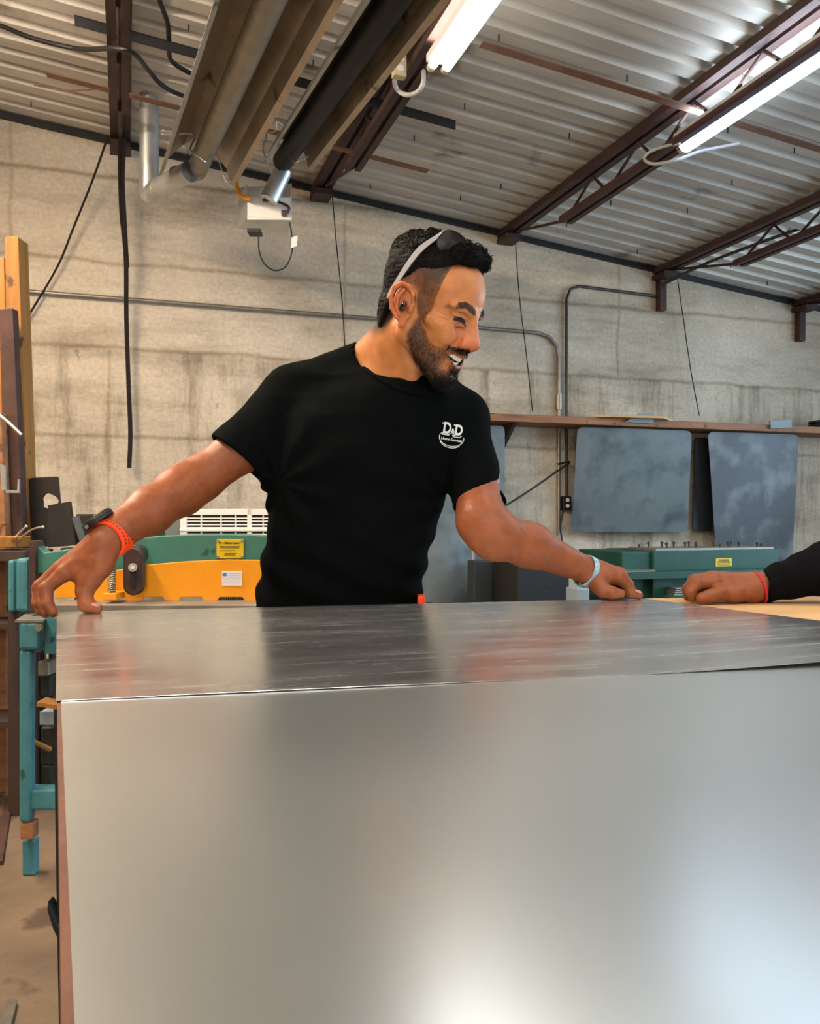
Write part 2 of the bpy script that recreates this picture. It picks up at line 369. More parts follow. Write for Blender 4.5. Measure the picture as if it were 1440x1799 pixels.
class SDF:
    def __init__(s): s.ops = []; s.disp = None
    def add(s, pr, k=.01): s.ops.append(('a', k, *pr)); return s
    def sub(s, pr, k=.004): s.ops.append(('s', k, *pr)); return s
    def inter(s, pr, k=.002): s.ops.append(('i', k, *pr)); return s
    def poly(s, pts, rs, k=.006, sub=False):
        for i in range(len(pts)-1):
            pr = f_cap(pts[i], pts[i+1], rs[i], rs[i+1]); (s.sub if sub else s.add)(pr, k)
        return s
    def ev(s, P, ops=None):
        d = np.full(len(P), 1e3)
        for o, k, f, c, r in (s.ops if ops is None else ops):
            e = f(P)
            if o == 'a':
                h = np.maximum(k-np.abs(d-e), 0)/k; d = np.minimum(d, e)-h*h*k*.25
            else:
                if o == 's': e = -e
                h = np.maximum(k-np.abs(d-e), 0)/k; d = np.maximum(d, e)+h*h*k*.25
        if s.disp is not None: d = d+s.disp(P)
        return d
    def mesh(s, vox, margin=1.25):
        B = 14; S_ = B*vox
        lo = np.min([c-r for o, k, f, c, r in s.ops if o == 'a'], 0)-2*vox; hi = np.max([c+r for o, k, f, c, r in s.ops if o == 'a'], 0)+2*vox
        nb = np.ceil((hi-lo)/S_).astype(int); ix = np.stack(np.meshgrid(*[np.arange(n) for n in nb], indexing='ij'), -1).reshape(-1, 3)
        cen = lo+(ix+.5)*S_; dc = s.ev(cen); keep = np.abs(dc) < S_*.87*margin+.004; ix = ix[keep]; cen = cen[keep]
        g = np.stack(np.meshgrid(*[np.arange(B+1)]*3, indexing='ij'), -1).reshape(-1, 3)
        NX, NY, NZ = nb*B+2; rad = S_*.87
        ck = []; cv = []; qs = []
        corners = [(i, j, k) for i in (0, 1) for j in (0, 1) for k in (0, 1)]
        edges = [(a, b) for a in range(8) for b in range(a+1, 8) if sum(abs(corners[a][t]-corners[b][t]) for t in range(3)) == 1]
        for b_, c_ in zip(ix, cen):
            ops = [o for o in s.ops if o[0] == 'i' or np.linalg.norm(o[3]-c_)-o[4] < rad+o[1]+.03]
            gi = g+b_*B; P = lo+gi*vox; D = s.ev(P, ops).reshape(B+1, B+1, B+1)
            if D.min() > 0 or D.max() < 0: continue
            V8 = np.stack([D[i:i+B, j:j+B, k:k+B] for i, j, k in corners], -1).reshape(-1, 8)
            neg = V8 < 0; act = neg.any(1) & ~neg.all(1)
            if not act.any(): continue
            base = (np.stack(np.meshgrid(*[np.arange(B)]*3, indexing='ij'), -1).reshape(-1, 3)+b_*B)[act]; V = V8[act]
            sm = np.zeros((len(V), 3)); ct = np.zeros(len(V))
            for a, b in edges:
                va, vb = V[:, a], V[:, b]; cr = (va < 0) != (vb < 0); t = np.where(cr, va/(va-vb+1e-20), 0)
                pa = A(corners[a]); pb = A(corners[b]); sm += np.where(cr[:, None], pa+t[:, None]*(pb-pa), 0); ct += cr
            ck.append((base[:, 0]*NY+base[:, 1])*NZ+base[:, 2]); cv.append(lo+(base+sm/ct[:, None])*vox)
            Dn = D < 0
            for ax in range(3):
                sl0 = [slice(0, B)]*3; sl1 = [slice(0, B)]*3; sl1[ax] = slice(1, B+1)
                a0 = Dn[tuple(sl0)]; a1 = Dn[tuple(sl1)]; w_ = np.argwhere(a0 != a1)
                if len(w_): qs.append(np.c_[w_+b_*B, np.full(len(w_), ax), a0[tuple(w_.T)]])
        ck = np.concatenate(ck); cv = np.concatenate(cv); q = np.concatenate(qs)
        o = np.argsort(ck); ck = ck[o]; cv = cv[o]; faces = []
        for ax in range(3):
            qa = q[q[:, 3] == ax]; u, v = [(1, 2), (2, 0), (0, 1)][ax]; idx = []
            for du, dv in ((0, 0), (1, 0), (1, 1), (0, 1)):
                c = qa[:, :3].copy(); c[:, u] -= du; c[:, v] -= dv; key = (c[:, 0]*NY+c[:, 1])*NZ+c[:, 2]
                p = np.clip(np.searchsorted(ck, key), 0, len(ck)-1); p = np.where((ck[p] == key) & (c.min(1) >= 0), p, -1); idx.append(p)
            idx = np.stack(idx, 1); flip = qa[:, 4] == 0; idx[flip] = idx[flip][:, ::-1]; faces.append(idx[(idx >= 0).all(1)])
        return cv, np.concatenate(faces)[:, ::-1]
def np_object(name, parts, m, parent, cols=None):                        # parts: list of (V world, Faces)
    V = np.concatenate([p[0] for p in parts]); off = np.cumsum([0]+[len(p[0]) for p in parts]); Fs = np.concatenate([p[1]+o for p, o in zip(parts, off)])
    inv = A(root_matrix(parent).inverted()); V = V @ inv[:3, :3].T+inv[:3, 3]
    me = bpy.data.meshes.new(name); me.vertices.add(len(V)); me.vertices.foreach_set('co', V.ravel())
    k = Fs.shape[1]; me.loops.add(len(Fs)*k); me.loops.foreach_set('vertex_index', Fs.ravel().astype(np.int32))
    me.polygons.add(len(Fs)); me.polygons.foreach_set('loop_start', np.arange(0, len(Fs)*k, k, dtype=np.int32)); me.polygons.foreach_set('use_smooth', np.ones(len(Fs), bool))
    me.update(calc_edges=True); me.validate()
    if cols is not None:
        ca = me.color_attributes.new('pigment', 'FLOAT_COLOR', 'POINT'); c4 = np.c_[np.concatenate(cols), np.ones(len(V))]; ca.data.foreach_set('color', c4.ravel().astype(np.float32))
    me.materials.append(MT[m] if isinstance(m, str) else m)
    o = bpy.data.objects.new(name, me); COL.objects.link(o); o.parent = parent; return o
def vnormals(V, Fs):
    n = np.zeros_like(V); a, b, c = V[Fs[:, 0]], V[Fs[:, 1]], V[Fs[:, 2]]; fn = np.cross(b-a, c-a)
    for k in range(Fs.shape[1]): np.add.at(n, Fs[:, k], fn)
    return n/(np.linalg.norm(n, axis=1)[:, None]+1e-12)
def strands(P, Dm, L, r, bend):                                         # tapered three-sided hairs; P roots, Dm directions, L lengths, bend vectors
    n = len(P); u = np.cross(Dm, [0.3, .5, .81]); u /= np.linalg.norm(u, axis=1)[:, None]+1e-9; v = np.cross(Dm, u)
    rings = []
    for t, s_ in ((0, 1), (.5, .8)):
        c = P+Dm*(L*t)[:, None]+bend*(t*t)
        for k in range(3): rings.append(c+(u*math.cos(2.094*k)+v*math.sin(2.094*k))*(r*s_))
    rings.append(P+Dm*L[:, None]+bend)
    V = np.stack(rings, 1).reshape(-1, 3); b = np.arange(n)[:, None]*7; T = []
    for k in range(3):
        j = (k+1) % 3; T += [b+[k, j, 3+j], b+[k, 3+j, 3+k], b+[3+k, 3+j, 6]]
    return V, np.concatenate(T)
def npM(M, V): M = A(M); return V @ M[:3, :3].T+M[:3, 3]
def pn(P, s, seed=0):                                                   # cheap smooth noise
    r = np.random.default_rng(seed); o = 0
    for i in range(7):
        k = r.normal(size=3)*s; o = o+np.sin(P @ k+r.uniform(0, 6.28))
    return o/7
def sst(a, b, x): t = np.clip((x-a)/(b-a), 0, 1); return t*t*(3-2*t)

# ============================================================ THE ROOM
pa = PW(20, 203); pb = PW(1430, 538); RS = (pb.z-pa.z)/(pb.x-pa.x)       # roof falls to the right
def roofz(x): return pa.z+(x-pa.x)*RS
X0, X1, Y0 = -3.2, 7.0, -3.0
def struct(o): o['kind'] = 'structure'; return o
struct(MB().box((X0-.15, Y0-.15, -.15), (X1+.15, WALLY+.2, 0)).build('floor', 'floor'))
def wallpoly(pts, ext, n, m): return struct(MB().prism(pts, ext).build(n, m, loc=(0, 0, 0)))
wallpoly([(X0-.15, WALLY, 0), (X1+.15, WALLY, 0), (X1+.15, WALLY, roofz(X1+.15)-.005), (X0-.15, WALLY, roofz(X0-.15)-.005)], (0, .2, 0), 'wall_back', 'wall')
def wall_x(x, dx, n, hole=None):
    h = roofz(x)+(.0)
    b = MB()
    if hole:
        (ya, yb, za, zb) = hole
        b.box((x, Y0, 0), (x+dx, ya, h-.02)).box((x, yb, 0), (x+dx, WALLY, h-.02)).box((x, ya, zb), (x+dx, yb, h-.02))
        if za > 0: b.box((x, ya, 0), (x+dx, yb, za))
    else: b.box((x, Y0, 0), (x+dx, WALLY, h-.02))
    struct(b.build(n, 'plain', loc=(0, 0, 0)))
wall_x(X0, -.15, 'wall_left')
hR = roofz(X1)-.02; b = MB()
for (ya, yb, z0, z1) in ((Y0, -.6, 0, hR), (2.5, 2.9, 0, hR), (4.2, WALLY, 0, hR), (-.6, 2.5, roofz(X1)-.25, hR), (2.9, 4.2, 0, 1.35), (2.9, 4.2, hR-.15 if hR < 2.6 else 2.45, hR)): b.box((X1, ya, z0), (X1+.15, yb, z1))
struct(b.build('wall_right', 'plain', loc=(0, 0, 0)))
b = MB(); zt2 = hR-.15 if hR < 2.6 else 2.45
for (ya, yb, z0, z1) in ((2.9, 4.2, 1.35, 1.40), (2.9, 4.2, zt2-.05, zt2), (2.9, 2.95, 1.35, zt2), (4.15, 4.2, 1.35, zt2), (3.53, 3.57, 1.35, zt2)): b.box((X1+.02, ya, z0), (X1+.09, yb, z1))
struct(b.build('window_2', 'white_metal'))
b = MB(); za, zb = 1.3, 2.6
for (xa, xb, z0, z1) in ((X0, -1.8, 0, 3.9), (.6, X1, 0, 3.9), (-1.8, .6, 0, za), (-1.8, .6, zb, 3.9)):
    if z1 > 3: b.prism([(xa, Y0, z0), (xb, Y0, z0), (xb, Y0, roofz(xb)-.02), (xa, Y0, roofz(xa)-.02)] if z0 == 0 else [(xa, Y0, z0), (xb, Y0, z0), (xb, Y0, roofz(xb)-.02), (xa, Y0, roofz(xa)-.02)], (0, -.15, 0))
    else: b.box((xa, Y0, z0), (xb, Y0-.15, z1))
struct(b.build('wall_front', 'plain', loc=(0, 0, 0)))
b = MB()
for (xa, xb, z0, z1) in ((-1.8, .6, za, za+.05), (-1.8, .6, zb-.05, zb), (-1.8, -1.75, za, zb), (.55, .6, za, zb), (-.62, -.58, za, zb)): b.box((xa, Y0-.02, z0), (xb, Y0-.09, z1))
struct(b.build('window_1', 'white_metal'))
b = MB().box((X1, -.6, 0), (X1+.04, -.52, 2.4)).box((X1, 2.42, 0), (X1+.04, 2.5, 2.4)).box((X1, -.6, roofz(X1)-.33), (X1+.04, 2.5, roofz(X1)-.25)); struct(b.build('door_1', 'white_metal'))
# corrugated roof deck: flutes run along the wall, so the profile runs in depth
prof = []; y = Y0-.15; pitch = .152
while y < WALLY+.2:
    for dy, h in ((0, 0), (.085, 0), (.103, .036), (.134, .036)): prof.append((y+dy, h))
    y += pitch
b = MB(); vs = []
for x in (X0-.15, X1+.15):
    for (yy, h) in prof: vs.append((x, yy, roofz(x)+h))
for x in (X0-.15, X1+.15):
    for (yy, h) in prof: vs.append((x, yy, roofz(x)+h+.02))
n = len(prof)
b.add(vs, [(i, i+1, n+i+1, n+i) for i in range(n-1)]+[(2*n+i, 3*n+i, 3*n+i+1, 2*n+i+1) for i in range(n-1)])
struct(b.build('ceiling', 'deck', loc=(0, 0, 0), smooth=False))
b = MB()                                                                # dark flashing where deck meets wall
b.prism([(X0, WALLY-.03, roofz(X0)), (X0, WALLY, roofz(X0)), (X0, WALLY, roofz(X0)-.035), (X0, WALLY-.03, roofz(X0)-.035)], (X1-X0, 0, roofz(X1)-roofz(X0)))
struct(b.build('trim_1', 'black_steel'))

# ---- bar joists
JX = [-.03, 1.2, 2.53, 3.80, 5.09, 6.3]
TOPC = .005
names = ['left of the heaters', 'beside the right heater hood', 'above the right tube light', 'over the bent conduit', 'at the far right edge', None]
for i, x in enumerate(JX):
    if i == 5: continue
    rz = roofz(x)-TOPC
    t = thing('roof_joist', 'brown steel bar joist with zigzag webs %s' % names[i], 'roof joist', (x, WALLY-.02, rz), 'bar joists under the deck')
    b = MB().bar((x-.034, WALLY-.0, rz-.018), (x-.034, Y0, rz-.018), .045, .04).bar((x+.034, WALLY-.0, rz-.018), (x+.034, Y0, rz-.018), .045, .04); b.build('top_chord', 'joist', t)
    ye = 4.62; zb_ = rz-.200
    MB().bar((x-.028, ye, zb_), (x-.028, Y0, zb_), .035, .035).bar((x+.028, ye, zb_), (x+.028, Y0, zb_), .035, .035).build('bottom_chord', 'joist', t)
    MB().box((x-.06, WALLY-.16, rz-.085), (x+.06, WALLY-.001, rz-.05)).build('bearing_seat', 'joist', t)
    y = ye-.02; k = 0
    MB().tube([(x, WALLY-.2, rz-.05), (x, ye+.0, zb_)], .009, 8).build('web_rod', 'joist', t)
    while y > Y0+.3:
        MB().tube([(x, y, zb_), (x, y-.30 if k % 2 == 0 else y-.16, rz-.05)], .0085, 8).build('web_rod', 'joist', t) if k % 2 == 0 else MB().tube([(x, y-.0, rz-.05), (x, y-.16, zb_)], .0085, 8).build('web_rod', 'joist', t)
        y -= .30 if k % 2 == 0 else .16; k += 1
# column stubs under the joists on the right
for px, x in ((1152, 3.80), (1396, 5.09)):
    o = MB().box((x-.03, WALLY-.06, roofz(x)-.32), (x+.03, WALLY-.001, roofz(x)-.09)).build('wall_bracket', 'joist', bevel=.004)
    tag(o, 'short dark steel bracket on the wall under a joist end, %s' % ('where the bent conduit starts' if px == 1152 else 'at the right edge'), 'bracket', 'brackets under the joist ends')

# ---- bridging strips under the deck
def strip(pa_, pb_, name, m, w_, h, label, Y=None, drop=.012):
    (ax, ay), (bx, by) = pa_, pb_
    def onroof(px, py):
        v = MW.to_3x3() @ Vector(((px-CXP)/F, 1, (HZ-py)/F)); s = (roofz(0)-drop-CAM.z)/(v.z-RS*v.x); return CAM+v*s
    a = onroof(ax, ay); c = onroof(bx, by); yy = (a.y+c.y)/2; a = Vector((a.x, yy, roofz(a.x)-drop)); c = Vector((c.x, yy, roofz(c.x)-drop))
    o = MB().bar(a, c, w_, .004).add([(a.x, yy-w_/2, a.z), (c.x, yy-w_/2, c.z), (c.x, yy-w_/2, c.z-h), (a.x, yy-w_/2, a.z-h), (a.x, yy-w_/2+.005, a.z), (c.x, yy-w_/2+.005, c.z), (c.x, yy-w_/2+.005, c.z-h), (a.x, yy-w_/2+.005, a.z-h)], [(0,1,2,3),(4,7,6,5),(3,2,6,7),(0,4,5,1),(0,3,7,4),(1,5,6,2)]).build(name, m)
    return tag(o, label, 'bridging', 'bridging under the roof deck')
strip((132, 36), (797, 216), 'bridging_angle', 'black_steel', .07, .045, 'black steel angle running under the deck above the heaters', drop=.11)
strip((82, 132), (752, 300), 'bridging_strap', 'rustbrown', .055, .004, 'reddish brown strap under the deck close to the back wall', drop=.10)
strip((845, 78), (1460, 268), 'bridging_strap', 'rustbrown', .05, .004, 'faded brown strap crossing the right joist behind the right strip light', drop=.10)
# ---- fastener tips poking through the deck
proto = None
for i, x in enumerate([-1.3, -.6, .25, .9, 1.6, 2.1, 2.9, 3.3, 4.2, 4.7]):
    for k in range(8):
        y = 5.2-k*.61+random.uniform(-.1, .1); y = Y0-.15+round((y-Y0+.15)/pitch)*pitch+.04
        xx = x+random.uniform(-.15, .15)
        if proto is None:
            proto = MB().tube([(xx, y, roofz(xx)+.005), (xx, y, roofz(xx)-.03)], .0035, 6).build('deck_screw', 'black_steel', loc=(xx, y, roofz(xx)-.03))
            tag(proto, 'small dark screw tip poking down through the corrugated deck', 'screw', 'screw tips under the roof deck')
        else: dup(proto, (xx, y, roofz(xx)-.03))
# ---- black cables lying under the deck at top left
def rope(name, pts, r, m, label, cat, n=7, group=None):
    return tag(MB().tube(smooth_path(pts, n), r, 8).build(name, m), label, cat, group)
def RP(px, py, drop=.05):
    v = MW.to_3x3() @ Vector(((px-CXP)/F, 1, (HZ-py)/F)); s = (roofz(0)-drop-CAM.z)/(v.z-RS*v.x); return CAM+v*s
rope('electric_cable', [RP(-60, 30, .1), RP(0, 45, .1), RP(60, 68, .1), RP(140, 86, .12), RP(200, 85, .27), RP(235, 94, .27), RP(262, 125, .1), RP(285, 150, .1), RP(325, 170, .1), RP(400, 190, .1)], .011, 'black', 'black cable sagging under the deck from the left edge across the left joist', 'cable')
rope('electric_cable', [RP(262, -60, .1), RP(280, 0, .1), RP(294, 40, .1), RP(297, 75, .1), RP(300, 105, .1), RP(325, 124, .1), RP(360, 140, .1)], .011, 'black', 'black cable coming down beside the top left corner of the heater hood', 'cable')
rope('steel_wire', [RP(60, 150, .1), RP(125, 159, .1), RP(195, 156, .1), RP(230, 172, .1)], .004, 'rustbrown', 'thin reddish wire looping along the brown strap at top left', 'wire')

# ---- straps and cords hanging on the wall
x_, z_ = PW(213, 245, 5.3).x, PW(213, 245, 5.3).z
rope('hanging_strap', [PW(212, 236, 5.3), PW(211, 300, 5.32), PW(214, 380, 5.34), PW(221, 450, 5.36), PW(222, 560, 5.4), PW(226, 680, 5.42), PW(229, 760, 5.42), PW(227, 822, 5.42)], .013, 'cord', 'long dark brown strap hanging down the wall to near the green machine', 'strap')
rope('hanging_strap', [PW(220, 236, 5.27), PW(216, 310, 5.3), PW(219, 380, 5.3), PW(224, 470, 5.33)], .010, 'cord', 'short dark brown strap doubled beside the long one', 'strap')
rope('hanging_wire', [PW(190, 238, 5.3), PW(165, 310, 5.35), PW(129, 400, 5.42), PW(100, 470, 5.45), PW(45, 563, 5.47)], .006, 'cord', 'thin brown wire running slantwise from the left joist to the lumber', 'wire')
for (pts, lb) in (([(583, 335), (590, 420), (600, 520), (606, 612)], 'thin cord hanging on the wall just left of the man\'s head'), ([(904, 408), (912, 520), (924, 620), (935, 722)], 'thin cord hanging on the wall right of the man\'s face'), ([(1189, 485), (1200, 560), (1213, 650), (1228, 730)], 'thin cord hanging from the right joist to the shelf')):
    rope('suspension_cable', [PW(px, py, 5.44) for px, py in pts], .0035, 'cord', lb, 'cord', group='thin cords hanging on the wall')

# ---- conduits
Yc = WALLY-.02
def vert(px, py0, py1, Y=Yc):
    a = PW(px, py0, Y); b_ = PW(px, py1, Y); return a, Vector((a.x, Y, b_.z))
zc_ = PW(300, 535, Yc).z
xe = PW(981, 640, Yc).x; zend = PW(981, 940, Yc).z
pts = [(PW(45, 512, Yc).x, Yc, PW(45, 512, Yc).z), (PW(660, 560, Yc).x, Yc, PW(660, 560, Yc).z), (xe-.16, Yc, zc_-.005), (xe-.07, Yc, zc_-.03), (xe-.015, Yc, zc_-.09), (xe, Yc, zc_-.17), (xe, Yc, zend)]
t = thing('wall_conduit', 'grey conduit running along the wall behind the man\'s head and bending down', 'conduit', (xe, Yc, zend))
MB().tube(pts, .0135, 10).build('pipe', 'conduit', t)
c = PW(979, 705, Yc); MB().tube([(xe, Yc, c.z+.05), (xe, Yc, c.z-.06)], .024, 12).build('coupling', 'conduit', t)
xe2 = PW(995, 640, Yc).x; top = PW(1010, 502, Yc); st = PW(1150, 505, Yc)
t = thing('wall_conduit', 'dark conduit from the wall bracket bending down to the black outlet box', 'conduit', (xe2, Yc, 1.1))
MB().tube([(3.76, Yc, top.z-.02), (xe2+.1, Yc, top.z), (xe2+.03, Yc, top.z-.03), (xe2, Yc, top.z-.1), (xe2, Yc, PW(993, 875, Yc).z)], .011, 10).build('pipe', 'dark_conduit', t)
# pipe that climbs from the bracket toward the joists
rope('ceiling_conduit', [PW(1158, 503, 5.4), PW(1235, 465, 5.0), PW(1330, 428, 4.6), PW(1440, 388, 4.3), PW(1560, 330, 3.9)], .011, 'dark_conduit', 'dark conduit rising from the wall bracket across the right joists', 'conduit')
# outlet
o0 = PW(993, 884, Yc); t = thing('outlet_box', 'black outlet box with two sockets on the wall behind the man\'s right forearm side', 'outlet', (o0.x, WALLY-.03, o0.z-.05))
t['label'] = 'black outlet box at the foot of the dark conduit'
MB().box((o0.x-.032, WALLY-.05, o0.z-.05), (o0.x+.032, WALLY-.001, o0.z+.05)).build('box', 'black', t, bevel=.004)
for dz in (-.02, .022): MB().tube([(o0.x, WALLY-.05, o0.z+dz), (o0.x, WALLY-.056, o0.z+dz)], .014, 14).build('socket', 'white_metal', t)
rope('extension_cord', [PW(980, 815, 5.46), PW(1000, 812, 5.44), PW(975, 830, 5.44), PW(940, 855, 5.4), PW(888, 888, 5.35), PW(850, 905, 5.3)], .007, 'black', 'black cord swagged from the conduit toward the man\'s forearm', 'cord')
rope('extension_cord', [PW(990, 895, 5.45), PW(984, 925, 5.43), PW(987, 952, 5.43), PW(989, 1000, 5.43)], .006, 'black', 'black cord dropping from the outlet box behind the forearm', 'cord')

# ============================================================ HEATERS
HD = Vector(((-1)*0, 0, 0))
A1 = C(475, 0, 2.9); A2 = C(345, 300, 2.9*852/552.); hd = (A2-A1).normalized()
def heater(label, p0, p1, burner):
    p0 = Vector(p0); p1 = Vector(p1); d = (p1-p0).normalized(); r = d.cross(Vector((0, 0, 1))).normalized(); u = r.cross(d)
    t = thing('tube_heater', label, 'heater', MW @ p1, 'radiant tube heaters')
    p00 = p0-d*1.9                                                    # runs on over the camera's side of the room
    MB(MW).tube([p00, p1-d*.0], .052, 24).build('heat_tube', 'tube_dark' if burner else 'tube', t)
    # reflector hood, open below
    hw, tw, hh = (.105, .06, .11) if burner else (.172, .075, .14)
    sec = [(-hw-.022, -.065), (-hw, -.055), (-hw+.012, .0), (-tw, hh*.62), (tw, hh*.62), (hw-.012, 0), (hw, -.055), (hw+.022, -.065)]
    if not burner: sec = [(-hw-.022, -.065), (-hw, -.05), (-hw+.02, .03), (-.07, .115), (-.03, .07), (.03, .07), (.07, .115), (hw-.02, .03), (hw, -.05), (hw+.022, -.065)]
    sec2 = [(a, b_+.0035) for a, b_ in sec][::-1]; e = p1-d*(.10 if burner else .02)
    MB(MW).prism([p00+r*a+u*b_ for a, b_ in sec+sec2], e-p00).build('reflector_hood', 'aluminised', t, smooth=False)
    return t, d, r, u
h1, d1, r1, u1 = heater('left tube heater, tan reflector hood joined to the elbow flue pipe', A1, A2, False)
B1 = C(692, 0, 2.9); B2 = C(497, 283, 2.9*852/567.)
h2, d2, r2, u2 = heater('right tube heater with dark tube and metal burner box', B1, B2, True)
def px_wire(pts, t, name='wire_hanger'):
    MB(MW).tube(smooth_path([C(*p) for p in pts], 5), .0035, 6).build(name, 'wire', t)
d_ = 4.15
px_wire([(292, 232, d_), (286, 228, d_), (288, 236, d_), (330, 234, d_), (342, 242, d_), (334, 262, d_-.08), (350, 276, d_-.12), (362, 284, d_-.1), (374, 268, d_), (380, 270, d_), (390, 300, d_), (398, 320, d_), (405, 318, d_)], h1)
px_wire([(497, 220, d_), (487, 214, d_), (486, 228, d_), (475, 232, d_), (463, 227, d_), (468, 240, d_), (462, 260, d_), (470, 285, d_), (478, 303, d_)], h2)
px_wire([(508, 270, d_), (516, 285, d_-.05), (524, 283, d_-.05), (541, 274, d_)], h2)
px_wire([(575, 252, d_), (578, 261, d_), (584, 259, d_)], h2)
# flue pipe
t = thing('flue_pipe', 'shiny galvanised flue pipe dropping from the roof into an elbow at the left heater', 'flue pipe', Wd(262, 345, 4.6))
E0 = C(262, 330, 4.62); E3 = C(333, 302, 4.40)
up = C(261, 185, 4.62); 
MB(MW).tube([(E0.x, E0.y, E0.z+.03), (E0.x, E0.y, roofz((MW@E0).x)-CAMZ)], .051, 28).build('vertical_pipe', 'galv', t)
MB(MW).tube([(E0.x, E0.y, E0.z+.03+.012), (E0.x, E0.y, E0.z+.03-.012)], .0535, 28).build('joint_band', 'galv', t)
ev = (E3-E0).normalized()
MB(MW).tube(bez((E0.x, E0.y, E0.z+.03), (E0.x, E0.y, E0.z-.06), E0-Vector((0,0,.045))+ev*.0, E0-Vector((0, 0, .02))+ev*.085, 8), .0525, 28).build('elbow', 'galv', t)
s_ = E0-Vector((0, 0, .02))+ev*.07
MB(MW).tube([s_, s_+ev*.014], .0555, 28).build('joint_band', 'wire', t)
MB(MW).tube([s_, E3-Vector((0, 0, .0))], .052, 28).build('connector_pipe', 'galv', t)
MB(MW).tube([E3-ev*.11, E3-ev*.10], .0545, 28).build('joint_band', 'galv', t)
# burner box
t = thing('burner_box', 'open galvanised burner box at the end of the right heater', 'burner', Wd(465, 402, 4.5))
def boxpx(x0, y0, x1, y1, d0, d1): return (C(x0, y0, d0), C(x1, y1, d0))
q = 4.42; a0 = C(434, 347, q); a1 = C(510, 386, q)
bx = MB(MW); 
bx.box((a0.x, q, a1.z), (a1.x, q+.004, a0.z)); bx.build('front_panel', 'white_metal', t)
MB(MW).prism([C(418, 400, q+.16), C(434, 379, q), C(511, 386, q), C(504, 408, q+.14)], (0, .0, -.004)).build('bottom_panel', 'galv', t)
MB(MW).prism([C(418, 345, q+.16), C(434, 325, q), C(434, 379, q), C(418, 400, q+.16)], (.004, 0, 0)).build('side_panel', 'galv', t)
MB(MW).prism([C(418, 330, q+.2), C(511, 322, q+.2), C(511, 386, q+.2), C(418, 392, q+.2)], (0, .004, 0)).build('back_panel', 'galv', t)
MB(MW).prism([C(511, 322, q+.18), C(511, 386, q+.0), C(511, 345, q)], (.004, 0, 0)).build('side_panel', 'white_metal', t)
MB(MW).tube([C(497, 300, q-.02), C(472, 352, q-.04)], .047, 24).build('burner_cup', 'galv', t)
MB(MW).tube(smooth_path([C(462, 352, q-.03), C(478, 352, q-.03), C(495, 357, q-.03), C(507, 364, q-.03), C(505, 374, q-.03)]), .007, 8).build('manifold_pipe', 'cast', t)
MB(MW).box(C(494, 369, q-.02), C(504, 380, q-.004)+Vector((0, .012, 0))).build('gas_fitting', 'cast', t)
MB(MW).box(C(434, 401, q+.02), C(461, 416, q+.10)).build('terminal_block', 'black', t)
rope('gas_hose', [Wd(417, 300, 4.5), Wd(416, 322, 4.48), Wd(420, 340, 4.44), Wd(430, 347, 4.4), Wd(440, 349, 4.38)], .011, 'hose', 'yellow gas hose curving down into the burner box', 'hose')
t = thing('power_cord', 'thin black cord looping below the burner box with a paper tag', 'cord', Wd(485, 475, 4.46))
MB(MW).tube(smooth_path([C(454, 416, 4.45), C(455, 440, 4.45), C(464, 463, 4.45), C(482, 475, 4.45), C(502, 468, 4.45), C(513, 440, 4.45), C(512, 410, 4.45), C(508, 390, 4.45)]), .0042, 8).build('cord', 'black', t)
MB(MW).prism([C(512, 417, 4.44), C(523, 413, 4.44), C(521, 432, 4.44), C(511, 436, 4.44)], (0, .002, 0)).build('paper_tag', 'white_metal', t)

# ============================================================ STRIP LIGHTS
def strip_lamp(x, y_end, z, n, label, gap, rad, e, lm='lamp'):
    t = thing('strip_light', label, 'light', (x, y_end, z), 'tube lights hung under the joists')
    y2 = y_end-2.4
    MB().box((x-.05, y_end, z+.02), (x+.05, y2, z+.055)).build('housing', 'white_metal', t, bevel=.004)
    for k in range(n):
        xx = x+(k-(n-1)/2)*gap
        MB().tube([(xx, y_end-.03, z), (xx, y2+.03, z)], rad, 16).build('tube', lm, t)
        MB().tube([(xx, y_end, z), (xx, y_end-.03, z)], rad*.9, 12).build('end_cap', 'beige', t)
    l = bpy.data.lights.new('lamp_light', 'AREA'); l.shape = 'RECTANGLE'; l.size = .12; l.size_y = 2.3; l.energy = e[0]; l.color = e[1]
    l2 = bpy.data.lights.new('lamp_uplight', 'AREA'); l2.shape = 'RECTANGLE'; l2.size = .14; l2.size_y = 2.3; l2.energy = max(e[0]*.45, 8); l2.color = e[1]
    o2 = bpy.data.objects.new('lamp_uplight', l2); COL.objects.link(o2); o2.parent = t; o2.location = (0, -1.2, .07); o2.rotation_euler = (math.pi, 0, 0)
    o = bpy.data.objects.new('lamp_light', l); COL.objects.link(o); o.parent = t; o.location = (0, -1.2, -rad-.03)
    return t
L1 = PX(768, 122, 1.22); L2 = PX(1197, 258, 2.57)
strip_lamp(1.22, L1.y, L1.z, 2, 'twin tube strip light above the man, beside the right heater', .062, .019, (4, (1, .92, .80)))
strip_lamp(2.57, L2.y, L2.z, 1, 'single tube strip light on the right joist', 0, .040, (4, (.70, .85, 1)), 'lamp_cool')
strip_lamp(3.80, 3.1, roofz(3.8)-.3, 1, 'added single tube fill light at the right, outside the picture', 0, .032, (16, (.75, .88, 1)), 'lamp_cool')  # unseen cool lamp, added to light the right side of the back wall
strip_lamp(1.22, .55, L1.z, 2, 'added twin tube fill light overhead behind the camera', .062, .019, (14, (1, .92, .80)))  # added lamp out of view, gives frontal fill
strip_lamp(2.53, .7, L2.z, 1, 'added single tube fill light overhead behind the camera at right', 0, .032, (14, (.84, .92, 1)))  # unseen lamp put in as cool fill from behind right
strip_lamp(-1.25, 3.9, roofz(-1.25)-.32, 2, 'twin tube strip light high at the left, outside the picture', .062, .019, (20, (1, .85, .66)), 'lamp_warm')
